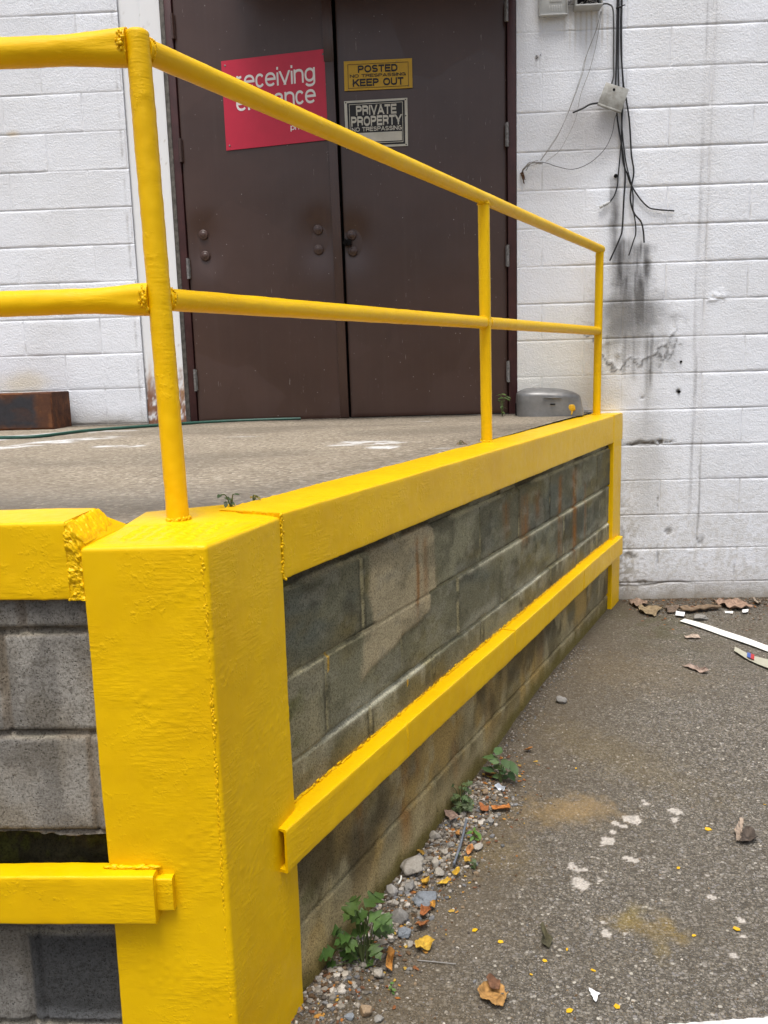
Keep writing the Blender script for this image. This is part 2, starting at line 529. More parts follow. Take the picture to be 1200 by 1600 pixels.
# geometry constants (metres; camera stands at x=0, y=0)
DWALL = 5.074                                   # white wall face
Z16 = .1813; CRS = .2032                        # block courses of the white wall
A = Vector((-.318, 1.866, 0)); AL = R(24.444)   # dock side: start of the beam and its heading
DR = Vector((math.sin(AL), math.cos(AL), 0)); NRM = Vector((math.cos(AL), -math.sin(AL), 0))
SL = 3.524
CAPZ = 1.185
UP = Vector((0, 0, 1))
def SP(s, o, z): return A + DR * s + NRM * o + UP * z
def zg(x, y):
    x = np.asarray(x, float); y = np.asarray(y, float)
    g = -.03 + .112 * sst(2.5, 3.8, y)
    o = (x - A.x) * NRM.x + (y - A.y) * NRM.y          # distance from the dock wall
    s = (x - A.x) * DR.x + (y - A.y) * DR.y
    g = g + .022 * np.exp(-(np.maximum(o, 0) / .10) ** 2) * sst(1.7, .8, s) * (fbm(x * 9, y * 9, 5) * .8 + .5) * (o > -.3) * sst(-.4, 0, s)
    g = g + .006 * (fbm(x * 2.2, y * 2.2, 3) - .5) * sst(8, 3, np.abs(x))
    return g
def zgf(x, y): return float(zg(np.array([x]), np.array([y]))[0])

# ================================================================== THE SETTING: asphalt
def axis(fine0, fine1, step, far0, far1):
    out = list(np.arange(fine0, fine1 + 1e-6, step))
    a, d = fine0, step
    left = []
    while a > far0:
        d *= 1.35; a -= d; left.append(max(a, far0))
    b, d = fine1, step
    while b < far1:
        d *= 1.35; b += d; out.append(min(b, far1))
    return np.array(left[::-1] + out)
gx = axis(-.75, 2.2, .0072, -120, 120)
gy = axis(1.4, 5.15, .0072, -120, 60)
GX, GY = np.meshgrid(gx, gy)
GZ = zg(GX, GY) + .0035 * (fbm(GX * 40, GY * 40, 8, 3) - .5) * ((GX > -.75) & (GX < 2.4) & (GY > 1.3) & (GY < 5.2))
stain = np.zeros(GX.shape + (3,)) + np.array((.20, .165, .11))
sa = np.zeros(GX.shape)
def put(mask, c):
    global stain, sa
    m = np.clip(mask, 0, 1)
    k = np.where(sa + m > 1e-6, m / np.maximum(m + sa * (1 - m), 1e-6), 0)[..., None]
    stain = stain * (1 - k) + np.array(c) * k
    sa = np.clip(m + sa * (1 - m), 0, 1)
oo = (GX - A.x) * NRM.x + (GY - A.y) * NRM.y
ss = (GX - A.x) * DR.x + (GY - A.y) * DR.y
nearwall = (ss > -.5) & (GY < DWALL + .1)
n1, n2 = fbm(GX * 5, GY * 5, 11), fbm(GX * 14, GY * 14, 12)
# brown dirt washed along the dock and at the foot of the white wall
put(np.where(nearwall, np.exp(-(np.maximum(oo - .06, 0) / (.20 + .16 * n1)) ** 2) * .75, 0), (.115, .085, .048))
put(np.exp(-((DWALL - GY) / (.18 + .22 * n1)) ** 2) * (GY < DWALL) * (np.abs(GX) < 6) * .85, (.060, .044, .030))
put(np.exp(-((DWALL - .62 - GY) / .4) ** 2) * sst(.45, .7, n1) * (np.abs(GX) < 4) * .45, (.12, .09, .05))
put(np.where(nearwall, np.exp(-((oo - .12) / .10) ** 2) * sst(1.9, 1.1, ss) * sst(.4, .6, n2) * .7, 0), (.15, .115, .075))
# moss in the corner
put(np.exp(-((GX - 1.22) / .25) ** 2 - ((GY - 4.55) / .4) ** 2) * sst(.4, .65, n2) * .5, (.075, .075, .022))
# pale dusty rubbed area and yellow overspray
def spot(cx, cy, rx, ry, rot=0, hard=.35, seed=0, jag=.5):
    c, s = math.cos(rot), math.sin(rot)
    dx, dy = GX - cx, GY - cy
    u, v = (dx * c + dy * s) / rx, (-dx * s + dy * c) / ry
    d = np.sqrt(u * u + v * v) + jag * (fbm(GX * 45, GY * 45, seed + 20) - .5) * 2
    return sst(1 + hard, 1 - hard, d)
OV = [((0.4461, 2.7744), .15, .07, .5, (.36, .235, .085)), ((0.5038, 2.7963), .09, .05, .5, (.40, .27, .12)), ((0.1699, 2.5516), .10, .14, .45, (.24, .17, .065)), ((0.5440, 2.2225), .05, .025, .42, (.40, .30, .07)),
      ((0.5788, 2.1725), .035, .09, .45, (.30, .20, .04)), ((0.5957, 2.0885), .04, .022, .32, (.38, .27, .06)), ((0.6376, 2.1809), .05, .018, .5, (.36, .24, .05)), ((0.0385, 2.1989), .14, .16, .4, (.20, .16, .11)), ((0.6916, 3.1193), .3, .10, .3, (.22, .16, .06)), ((-0.0951, 1.9009), .2, .1, .35, (.17, .13, .08)), ((0.9615, 3.8439), .25, .2, .35, (.2, .14, .06))]
for i, (c, rx, ry, a, k) in enumerate(OV): put(spot(c[0], c[1], rx, ry, .3 * i, .8, i, .9) * a, k)
# dropped blobs of dried white filler
BL = [((0.6605, 2.7250), 15, 8), ((0.6060, 2.7071), 6, 4), ((0.6313, 2.6888), 5, 3), ((0.5883, 2.6531), 6, 4), ((0.5554, 2.6032), 12, 7), ((0.6121, 2.5074), 12, 6), ((0.4294, 2.4594), 9, 9), ((0.4604, 2.4491), 5, 4), ((0.4354, 2.3733), 12, 10), ((0.4990, 2.3926), 6, 2),
      ((0.8260, 2.7677), 12, 6), ((0.8053, 2.7239), 7, 6), ((0.7296, 2.8356), 4, 2), ((0.7359, 2.8167), 5, 2), ((0.4625, 2.1506), 8, 7), ((0.7942, 2.3108), 6, 4), ((0.7686, 2.0643), 8, 5), ((0.8392, 2.2090), 6, 5), ((0.6950, 2.4384), 4, 2), ((0.7375, 2.3446), 4, 3), ((0.9493, 2.3507), 4, 3), ((0.8156, 2.4182), 5, 2), ((0.4645, 2.1942), 4, 2), ((0.8184, 2.1358), 7, 2), ((0.5125, 2.1454), 4, 2)]
for i, (c, a, b) in enumerate(BL):
    m = c[1] / 1362 / .95
    put(spot(c[0], c[1], a * m * 1.1, b * m * 1.5, .2 * (i % 5) - .4, .07, 40 + i, .8) * 1.45, (.70, .64, .57))
me = grid_mesh('asphalt', np.stack([GX, GY, GZ], -1))
set_col(me, stain, 'Stain'); set_col(me, np.repeat(sa[..., None], 3, -1), 'StainA')
ground = tag(link('asphalt_ground', me, ASPH), 'worn grey asphalt yard in front of the dock', 'ground', kind='structure')

# painted line at the bottom right, 4 mm above the asphalt
a, b = (0.5158, 1.8168), (0.7886, 1.8454)
d = (Vector(b) - Vector(a)).normalized(); pn = Vector((d.y, -d.x))
us = np.linspace(0, 3.0, 260); vs = np.linspace(0, .10, 14)
P = np.zeros((14, 260, 3))
for i, v in enumerate(vs):
    for j, u in enumerate(us):
        e = 0
        if i in (0, 13): e = .006 * (mnoise.noise(Vector((u * 60, i, 0))))
        q = Vector(a) + d * (u + .003) + pn * (v + e)
        P[i, j] = (q.x, q.y, zgf(q.x, q.y) + .004)
tag(link('painted_line', grid_mesh('line', P), LINEP), 'worn white painted line on the asphalt', 'road marking', kind='structure')

# ================================================================== THE BUILDING
bld = thing('white_block_building', (0, DWALL, 0), 'white painted concrete block building with a pair of brown steel doors', 'building')
DX0, DX1 = -1.62, .541          # opening, including the white steel channel at its left
TOPZ = 4.6
def cuts(a, b, step, joints, w=.008):
    s = set(np.round(np.arange(a, b, step), 5)) | {a, b}
    for j in joints:
        if a < j < b:
            s = {x for x in s if abs(x - j) > w * 1.6}
            s |= {j + k * w for k in (-1.2, -.7, -.35, 0, .35, .7, 1.2) if a < j + k * w < b}
    s |= {a, b}
    return np.array(sorted(s))
def white_wall(name, x0, x1, z0, z1, odd, even, step, seed, stains):
    js = [Z16 + CRS * k for k in range(-3, 24)]
    je = [odd + .45 * k for k in range(-40, 40)] + [even + .45 * k for k in range(-40, 40)]
    us, vs = cuts(x0, x1, step, je), cuts(z0, z1, step, js)
    X, Z = np.meshgrid(us, vs)
    row = np.floor((Z - Z16) / CRS)
    par = np.mod(16 - row, 2)             # rows counted from the top as in the survey
    ph = np.where(par == 0, odd, even)
    dx = np.abs(np.mod(X - ph + .225, .45) - .225)
    dz = np.abs(np.mod(Z - Z16 + CRS / 2, CRS) - CRS / 2)
    dzs = np.mod(Z - Z16 + CRS / 2, CRS) - CRS / 2
    nh = sst(.30, .60, fbm(X * 3 + 31, Z * 3, seed + 1)); nv = sst(.28, .54, fbm(X * 4, Z * 4 + 7, seed + 2))
    wob = 1 + .5 * (fbm(X * 60, Z * 60, seed + 9, 3) - .5)
    Dp = np.maximum(np.exp(-(dz / (.0042 * wob)) ** 2) * .0055 * (.35 + .65 * nh), np.exp(-(dx / (.0040 * wob)) ** 2) * .0038 * (.12 + .88 * nv))
    bi = np.floor((X - ph) / .45)
    Dp = Dp + .0016 * (_h(bi, row, seed) - .5) * 2 * (1 - np.exp(-(np.minimum(dx, dz) / .01) ** 2))
    Dp = Dp + .0014 * (fbm(X * 9, Z * 9, seed + 3) - .5) + .0014 * (fbm(X * 55, Z * 55, seed + 4, 3) - .5)
    c = np.zeros(X.shape + (3,)) + np.array((.80, .83, .885))
    c = c * (1 - .07 * (_h(bi, row, seed + 5))[..., None] * .6)
    f = fbm(X * 2.2, Z * 1.1, seed + 6); g = fbm(X * 18, Z * 14, seed + 7); fine = fbm(X * 70, Z * 70, seed + 8)
    c = mixc(c, (.60, .60, .59), sst(.48, .85, f) * .30)
    jl = np.exp(-(dz / .0045) ** 2) * nh
    c = mixc(c, (.20, .19, .18), np.exp(-((dzs + .001) / .0034) ** 2) * nh * sst(.25, .7, g) * .46)
    c = mixc(c, (.38, .37, .35), np.exp(-(dx / .0034) ** 2) * nv * sst(.35, .75, g) * .55)
    low = sst(1.15, .15, Z)
    c = mixc(c, (.46, .44, .40), low * sst(.44, .74, fine) * .6)
    c = mixc(c, (.54, .53, .50), low * sst(.30, .7, g) * .35)
    if stains: c, Dp = stains(X, Z, c, Dp, f, g, fine)
    P = np.stack([X, DWALL + Dp, Z], -1)
    ex = boxv(x0, x1, DWALL + .02, DWALL + .20, z0, z1)
    return link(name, grid_mesh(name, P, c, (ex, BOXF)), WALL, bld)

def drip(X, Z, x, z0, z1, w, a, seed, taper=.3, lean=0):
    n = fbm(X * 55, Z * 5, seed + 3); e = fbm(X * 30, Z * 22, seed + 5)
    xx = x + lean * (z0 - Z) + .010 * (fbm(Z * 7, Z * 0 + seed, seed) - .5)
    top = z0 + .030 * (fbm(X * 40, X * 0, seed + 7) - .5)
    m = np.exp(-(np.abs(X - xx) / (w * (.65 + .7 * e))) ** 2) * sst(z1, z1 + (z0 - z1) * taper, Z + .06 * (n - .5)) * sst(top + .012, top - .03, Z)
    return a * m * np.clip(.25 + 1.5 * (n - .15), .1, 1.2)
def blob(X, Z, p, rx, rz, a, seed, jag=.5, hard=.5, fr=30):
    d = np.sqrt(((X - p[0]) / rx) ** 2 + ((Z - p[1]) / rz) ** 2) + jag * 2 * (fbm(X * fr, Z * fr, seed) - .5)
    return a * sst(1 + hard, 1 - hard, d)
def right_stains(X, Z, c, Dp, f, g, fine):
    K = (.085, .085, .09)
    # soot smudges round the broken cables and the two sooty drips below them
    c = mixc(c, (.40, .39, .40), blob(X, Z, (0.9655, 2.7453), .16, .14, .62, 1, .35, .8, 8))
    c = mixc(c, (.45, .44, .44), blob(X, Z, (0.8800, 2.6630), .22, .17, .50, 2, .4, .8, 8))
    c = mixc(c, (.50, .49, .49), blob(X, Z, (0.7247, 2.4589), .16, .07, .40, 2, .4, .8, 12))
    c = mixc(c, K, drip(X, Z, (1.0763, 2.4793)[0], (1.0761, 2.4893)[1], (1.0693, 2.0211)[1], .026, .95, 4, .5))
    c = mixc(c, K, drip(X, Z, (1.1075, 2.0543)[0], (1.0814, 2.1512)[1], (1.0764, 1.5474)[1], .050, 1.0, 5, .3, .05))
    c = mixc(c, K, drip(X, Z, (1.2218, 2.1395)[0], (1.2221, 2.1258)[1], (1.2329, 1.5961)[1], .056, 1.25, 6, .3, .02))
    c = mixc(c, (.16, .16, .16), blob(X, Z, (1.1986, 1.7102), .17, .13, .78, 7, .55, .7, 14))
    c = mixc(c, (.20, .20, .20), blob(X, Z, (1.0919, 1.7065), .06, .14, .80, 17, .5, .6, 20))
    c = mixc(c, (.30, .30, .30), blob(X, Z, (1.2308, 1.5251), .20, .11, .75, 8, .5, .7, 16) * (.4 + .9 * fbm(X * 60, Z * 5, 77)))
    for i, (px, a) in enumerate(zip(((1.0511, 1.5660)[0], (1.1442, 1.5633)[0], (1.1943, 1.5618)[0], (1.2943, 1.5588)[0], (1.2729, 1.5595)[0]), (.9, .85, .7, .8, .8))):
        c = mixc(c, (.14, .14, .14), drip(X, Z, px, (1.0501, 1.6371)[1], (1.0534, 1.4049)[1] - .04 * i, .009, a, 30 + i))
    c = mixc(c, (.22, .22, .22), drip(X, Z, (1.2760, 1.4165)[0], (1.2754, 1.4452)[1], (1.2855, 0.9794)[1], .016, .6, 40, .6))
    c = mixc(c, (.35, .35, .34), blob(X, Z, (1.2798, 0.9055), .09, .35, .45, 41, .5, .8, 10))
    # long thin vertical run marks down the right of the wall
    for i, (px, z0, z1, a) in enumerate([((1.5487, 3.3359), 0, (1.6171, 1.2631)[1], .42), ((1.5954, 3.3338), 0, (1.6598, 1.4770)[1], .32), ((1.5524, 2.7089), 0, (1.6330, 0.2156)[1], .30), ((1.5459, 1.4803), 0, (1.5765, 0.4854)[1], .55), ((1.5893, 1.0088), 0, (1.6084, 0.4085)[1], .55)]):
        c = mixc(c, (.24, .24, .25), drip(X, Z, px[0], px[1] + .02, z1, .0045, a * 1.3, 50 + i, .25, -.012) )
    c = mixc(c, (.62, .62, .63), np.exp(-((X - (1.5769, 2.3771)[0]) / .035) ** 2) * sst(.5, 1.2, Z) * .35)
    # cream undercoat showing near the platform
    c = mixc(c, (.74, .71, .60), blob(X, Z, (0.7642, 1.4310), .30, .28, .6, 60, .4, .7, 8))
    c = mixc(c, (.50, .49, .45), blob(X, Z, (0.9646, 1.2807), .22, .10, .55, 61, .5, .7, 14))
    # peeling paint: the film lifts along a ragged edge
    d = np.sqrt(((X - (1.1744, 1.6687)[0]) / .23) ** 2 + ((Z - (1.1741, 1.6863)[1]) / .23) ** 2) + .55 * (fbm(X * 17, Z * 17, 71, 4) - .5) * 2
    edge = np.exp(-((d - 1) / .06) ** 2) * sst((1.2270, 1.7094)[1], (1.2293, 1.5962)[1], Z)
    Dp = Dp - .0035 * edge + .0015 * (d < 1)
    c = mixc(c, (.12, .12, .12), np.exp(-((d - 1.07) / .055) ** 2) * sst((1.2265, 1.7375)[1], (1.2293, 1.5962)[1], Z) * .9)
    # missing mortar
    for i, (p, rx, rz) in enumerate([((1.3211, 1.0117), .10, .013), ((1.1976, 1.0037), .05, .009), ((1.1988, 0.3473), .035, .02), ((1.6004, 0.4278), .022, .028), ((1.4143, 0.4887), .022, .022), ((1.3584, 0.3558), .008, .055), ((1.1839, 0.1380), .012, .05), ((1.2691, 0.1833), .03, .012), ((1.8020, 0.2512), .006, .04), ((1.4511, 1.2965), .014, .012), ((1.4608, 1.4650), .008, .008), ((1.2504, 1.2694), .008, .004), ((1.3513, 0.6569), .004, .06), ((0.6473, 3.0964), .012, .012), ((0.7055, 3.0971), .008, .006)]):
        m = blob(X, Z, p, rx, rz, 1, 80 + i, .45, .25, 60)
        m = m * (.95, .95, .75, .55, .55, .45, .6, .75, .4, .9, .8, .6, .4, .55, .35)[i] * sst(.25, .55, fbm(X * 50, Z * 50, 180 + i)) ; c = mixc(c, (.10, .088, .072), m); Dp = Dp + .009 * m
    m = blob(X, Z, (1.6548, 1.8219), .05, .035, 1, 99, .8, .3, 60)
    Dp = Dp - .006 * m * sst(.4, .6, fine)
    crack = np.exp(-((Z - (1.4447, 0.1724)[1] - .010 * np.sin(X * 14) - .008 * (fbm(X * 20, Z * 0, 3) - .5)) / .005) ** 2) * sst(1.62, 1.45, X)
    c = mixc(c, (.06, .045, .035), crack * .85); Dp = Dp + .006 * crack
    # damp brown staining at the foot
    c = mixc(c, (.20, .165, .11), sst(.17, .06, Z + .09 * (g - .5)) * .75)
    c = mixc(c, (.34, .30, .24), sst(.30, .08, Z + .2 * (g - .5)) * .5)
    c = mixc(c, (.30, .28, .24), np.exp(-((X - 1.16) / .07) ** 2) * sst(1.1, .2, Z) * sst(.35, .6, fine) * .8)
    # rust and dribbles under the utility box
    for i in range(9):
        c = mixc(c, (.42, .37, .28), drip(X, Z, .80 + .028 * i, 3.36, 3.12 - .05 * (i % 3), .006, .5, 120 + i, .7))
    return c, Dp
def left_stains(X, Z, c, Dp, f, g, fine):
    c = mixc(c, (.70, .60, .38), blob(X, Z, (-2.3277, 1.4443), .14, .06, .55, 5, .4, .8, 12))
    c = mixc(c, (.72, .58, .36), blob(X, Z, (-2.2630, 2.8294), .03, .015, .6, 6, .4, .8, 40))
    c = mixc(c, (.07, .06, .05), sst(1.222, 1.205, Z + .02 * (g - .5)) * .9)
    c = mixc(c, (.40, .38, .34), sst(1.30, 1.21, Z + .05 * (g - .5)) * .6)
    e = np.exp(-((X - (-1.655 + .008 * (fbm(Z * 20, Z * 0, 9) - .5))) / .003) ** 2)
    c = mixc(c, (.30, .29, .28), e * .6); Dp = Dp + .004 * e
    return c, Dp
white_wall('block_wall', DX1, 2.5, -.1, 3.75, .463, .678, .0095, 3, right_stains)
white_wall('block_wall', 2.5, 9.0, -.1, 3.75, .463, .678, .09, 3, None)
white_wall('block_wall', -2.95, DX0, 1.05, 3.75, -2.078, -1.857, .011, 13, left_stains)
white_wall('block_wall', -9.0, -2.95, -.1, 3.75, -2.078, -1.857, .09, 13, None)
w = MB(); w.box(-9, 9, DWALL + .004, DWALL + .2, 3.75, TOPZ); w.box(-9, 9, DWALL - .03, DWALL + .25, TOPZ, TOPZ + .1)
link('parapet', w.mesh('parapet', bevel=.006), WALL, bld); set_col(bpy.data.meshes['parapet'], np.tile((.8, .81, .82), (len(bpy.data.meshes['parapet'].vertices), 1)))
w = MB(); w.box(-8.99, 8.99, DWALL + .2, 13, TOPZ - .2, TOPZ - .02); w.box(-8.99, -8.8, DWALL + .2, 13, -.1, TOPZ - .2); w.box(8.8, 8.99, DWALL + .2, 13, -.1, TOPZ - .2); w.box(-8.99, 8.99, 12.8, 13, -.1, TOPZ - .2)
link('roof_and_back', w.mesh('roof'), ROOF, bld)
DT = 3.545                                         # head of the doors
w = MB(); w.box(DX0, DX1, DWALL + .003, DWALL + .2, DT + .05, 3.75)
cv = MB()  # unseen overhang, added to darken the top of the doors
cv.add([(-.98, DWALL - .85, 3.66), (.60, DWALL - .85, 3.66), (.60, DWALL + .002, 3.60), (-.98, DWALL + .002, 3.60), (-.98, DWALL - .85, 3.70), (.60, DWALL - .85, 3.70), (.60, DWALL + .002, 3.82), (-.98, DWALL + .002, 3.82)], BOXF)
link('added_door_shade', cv.mesh('door_shade', bevel=.006), MAROON, bld)
o = link('lintel', w.mesh('lintel', col=(.8, .81, .82)), WALL, bld)

# white steel channel that lines the opening on the left, rusted at its foot
def steel_strip(x0, x1, y0, y1, z0, z1, name, seed):
    us = np.linspace(x0, x1, 14); vs = np.arange(z0, z1, .012)
    X, Z = np.meshgrid(us, vs)
    Y = y0 + .0012 * (fbm(X * 30, Z * 6, seed) - .5) + .0025 * sst(.004, 0, np.minimum(X - x0, x1 - X))
    c = np.zeros(X.shape + (3,)) + np.array((.78, .795, .81))
    rz = 1.26 + .20 * fbm(X * 22, Z * 3, seed + 1) + .06
    r = sst(rz + .10, rz - .12, Z + .28 * (fbm(X * 45, Z * 30, seed + 2) - .5)) * sst(.30, .50, fbm(X * 50, Z * 35, seed + 3))
    c = mixc(c, (.20, .068, .022), r * .95)
    c = mixc(c, (.46, .26, .10), np.exp(-((Z - rz) / .10) ** 2) * sst(.5, .7, fbm(X * 60, Z * 12, seed + 5)) * .6)
    ed = sst(.010, .0, X - x0) * sst(1.62, 1.45, Z) * sst(.4, .6, fbm(X * 60, Z * 40, seed + 6))
    c = mixc(c, (.12, .10, .09), ed * .8)
    sp = sst(.78, .84, fbm(X * 40, Z * 25, seed + 7)); c = mixc(c, (.40, .36, .31), sp * .5)
    P = np.stack([X, Y, Z], -1)
    return link(name, grid_mesh(name, P, c, (boxv(x0 + .001, x1 - .001, y0 + .004, y1, z0, z1 - .013), BOXF)), WSTEEL, bld)
steel_strip(DX0 + .002, -1.498, DWALL + .012, DWALL + .19, 1.16, DT + .05, 'steel_channel', 31)
steel_strip(-1.4975, -1.386, DWALL - .012, DWALL + .19, 1.16, DT + .05, 'steel_channel', 37)
v, f = tube_vf([(-1.455, DWALL - .012, 2.345), (-1.455, DWALL - .034, 2.345)], .013, 10); me = mesh_of('stub', v, f); sharp(me)
link('capped_stub', me, UTIL, bld)

# brown frame with its dirty caulk, then the two leaves
w = MB(); w.box(-1.386, -1.362, DWALL - .006, DWALL + .19, 1.17, DT); me = w.mesh('caulk', bevel=.004); link('caulk_strip', me, CAULK, bld)
w = MB(); w.box(-1.362, -1.322, DWALL - .004, DWALL + .18, 1.17, DT); w.box(.492, .541 - .003, DWALL - .004, DWALL + .18, 1.17, DT); w.box(-1.362, .538, DWALL - .004, DWALL + .18, DT, DT + .05)
link('door_frame', w.mesh('frame', bevel=.003), MAROON, bld)
w = MB(); w.box(-1.322, .492, DWALL + .10, DWALL + .12, 1.17, DT); link('dark_interior', w.mesh('inside'), DARK, bld)
BOLTS_L = [(-1.2253, 2.2512), (-1.2216, 2.1352), (-0.5717, 2.2563), (-0.5725, 2.1483)]
BOLTS_R = [(-0.3847, 2.2220), (-0.3805, 2.1348)]
def door_leaf(x0, x1, y0, z0, seed, bolts, s0=0, s1=0):
    us = np.arange(x0, x1 + .001, (x1 - x0) / 90); vs = np.arange(z0, DT - .004, .011)
    X, Z = np.meshgrid(us, vs)
    Dp = .0045 * (fbm(X * 2.6, Z * 1.8, seed, 3) - .5) + .0012 * (fbm(X * 9, Z * 7, seed + 1, 3) - .5)
    for b in bolts:
        r = np.sqrt((X - b[0]) ** 2 + ((Z - b[1]) * .9) ** 2)
        Dp += .015 * np.exp(-(r / .085) ** 2)
    e = np.minimum(np.minimum(X - x0, x1 - X), Z - z0)
    Dp += .003 * sst(.006, 0, e)
    t_ = (DT - Z) / (DT - z0); u_ = (X - x0) / (x1 - x0)      # the leaves sag a little: the seam drifts right towards the sill
    X = X + t_ * (s0 * (1 - u_) + s1 * u_)
    P = np.stack([X, y0 + Dp, Z], -1)
    bv_ = [(q[0] + ((s0 if i in (0, 3) else s1) if q[2] < 2 else 0), q[1], q[2]) for i, q in enumerate(boxv(x0 + .0005, x1 - .0005, y0 + .016, y0 + .045, z0 + .001, DT - .015))]
    return link('door', grid_mesh('door', P, None, (bv_, BOXF)), DOOR, bld)
dl = door_leaf(-1.316, -.452, DWALL + .006, 1.196, 41, BOLTS_L, 0, .019)
drr = door_leaf(-.433, .487, DWALL + .024, 1.200, 43, BOLTS_R, .012, 0)
w = MB(); w.add([(q[0] + (.019 if q[2] < 2 else 0), q[1], q[2]) for q in boxv(-.500, -.4515, DWALL - .004, DWALL + .004, 1.20, DT - .012)], BOXF)
link('meeting_strip', w.mesh('strip', bevel=.0015), DOOR, dl)
w = MB(); w.add([(q[0] + (.004 if q[2] < 3.2 else 0), q[1], q[2]) for q in boxv(-.505, -.4505, DWALL - .0065, DWALL - .0045, 3.13, DT - .012)], BOXF)
link('edge_plate', w.mesh('strip2', bevel=.0008), DOOR, dl)
def bolt(p, y, parent):
    bv, bf = ico(3)
    prof = [(.0275, -.008), (.0272, .0015), (.0245, .0036), (.0190, .0048), (.0160, .0044), (.0146, .0064), (.0110, .0082), (.006, .0092), (.0002, .0094)]
    v, f = [], []
    for i, (r, h) in enumerate(prof):
        for k in range(20):
            a_ = 2 * math.pi * k / 20
            v.append((p[0] + r * math.cos(a_), y - h, p[1] + r * math.sin(a_)))
    for i in range(len(prof) - 1):
        for k in range(20): f.append((i * 20 + k, (i + 1) * 20 + k, (i + 1) * 20 + (k + 1) % 20, i * 20 + (k + 1) % 20))
    me = mesh_of('bolt', v, f); fixnormals(me)
    link('carriage_bolt', me, DOOR, parent)
for b in BOLTS_L: bolt(b, DWALL + .012, dl)
for b in BOLTS_R: bolt(b, DWALL + .029, drr)
def hinge(x, z0, z1, parent, mat, xw=.012):
    y = DWALL - .010
    v, f = tube_vf([(x, y, z0), (x, y, z1)], .0085, 10); w = MB(); w.add(v, f)
    for k in range(1, 5):
        zz = z0 + (z1 - z0) * k / 5
        v, f = tube_vf([(x, y, zz - .0012), (x, y, zz + .0012)], .0093, 10); w.add(v, f)
    w.box(min(x, x + (.011 if xw > 0 else -.011)), max(x, x + (.011 if xw > 0 else -.011)), DWALL - .006, DWALL + .004, z0 + .004, z1 - .004)
    me = w.mesh('hinge'); link('hinge', me, mat, parent)
for a_, b_ in (((-1.3277, 3.2782), (-1.3187, 3.4072)), ((-1.3218, 2.6405), (-1.3205, 2.7655)), ((-1.3244, 2.0093), (-1.3205, 2.1221)), ((-1.3215, 1.3758), (-1.3209, 1.5010))):
    hinge(-1.319, a_[1], b_[1], dl, HINGE if a_[1] < 2.6 else DOOR)
for a_, b_ in (((0.4836, 3.2857), (0.4842, 3.3965)), ((0.4803, 2.6520), (0.4810, 2.7777)), ((0.4805, 2.0165), (0.4811, 2.1341)), ((0.4772, 1.3776), (0.4778, 1.4968))):
    hinge(.489, a_[1], b_[1], drr, HINGE, -.030)
p = (-0.4006, 2.1808)
w = MB(); w.box(p[0] - .020, p[0] + .016, DWALL + .004, DWALL + .022, p[1] - .016, p[1] + .016); w.box(p[0] - .034, p[0] - .012, DWALL - .002, DWALL + .010, p[1] - .009, p[1] + .007)
v, f = tube_vf([(p[0] - .02, DWALL, p[1] - .02), (p[0] - .02, DWALL, p[1] + .02)], .005, 8); w.add(v, f)
link('latch', w.mesh('latch', bevel=.002), DARK, drr)
w = MB(); w.box(-1.40, .55, DWALL - .03, DWALL + .10, 1.10, 1.1955); link('threshold', w.mesh('sill', bevel=.004), CAULK, bld)

# ================================================================== THE LOADING DOCK
dock = thing('loading_dock', (-.3, 3.2, 0), 'concrete block loading dock edged with thick yellow painted steel', 'loading dock')
# deck sheet
tv = np.concatenate([np.linspace(1.735, 2.4, 40), np.linspace(2.42, 5.09, 150)])
tu = np.concatenate([np.linspace(0, .35, 20), np.linspace(.355, 1, 240)])
P = np.zeros((len(tv), len(tu), 3))
xi = A.x - .155 * NRM.x + (tv - (A.y - .155 * NRM.y)) * math.tan(AL)
xi = np.where(tv < 1.95, np.minimum(xi, -.42), xi); xi = np.where(tv < 1.83, -.640, xi)
P[..., 0] = -7 + (xi[:, None] + 7) * tu[None]
P[..., 1] = tv[:, None]
X, Y = P[..., 0], P[..., 1]
P[..., 2] = 1.178 + .017 * sst(2, 5, Y) + .006 * (fbm(X * 2, Y * 2, 61) - .5) + .004 * (fbm(X * 30, Y * 30, 62) - .5)
stain = np.zeros(X.shape + (3,)) + np.array((.2, .17, .12)); sa = np.zeros(X.shape)
GX, GY = X, Y
n1 = fbm(X * 6, Y * 6, 63)
put(np.exp(-((DWALL - Y) / (.09 + .12 * n1)) ** 2) * .9, (.055, .045, .035))
put(sst(.45, .7, fbm(X * 1.3, Y * 2.5, 64)) * .4, (.15, .13, .10))
put(np.exp(-((Y - 2.15) / .25) ** 2) * .35, (.24, .225, .20))
def streak(p, q, w, a, seed):
    d = Vector(q) - Vector(p); L = d.length; d /= L
    u = ((X - p[0]) * d.x + (Y - p[1]) * d.y) / L
    v_ = -(X - p[0]) * d.y + (Y - p[1]) * d.x
    return a * sst(w * 1.4, w * .6, np.abs(v_) + w * 1.5 * (fbm(X * 9, Y * 30, seed) - .42)) * sst(.36, .46, fbm(X * 16, Y * 34, seed + 1)) * sst(-.03, .06, u) * sst(1.04, .85, u)
for i, (p, q, w_) in enumerate([((-2.2221, 4.1005), (-1.7270, 4.5530), .115), ((-1.9551, 3.5999), (-1.4705, 4.1889), .085), ((-1.4037, 3.6575), (-1.1830, 3.6432), .045), ((-1.6867, 4.5183), (-1.4924, 4.4981), .03)]):
    put(streak(p, q, w_, 1.0, 70 + i), (.74, .74, .73))
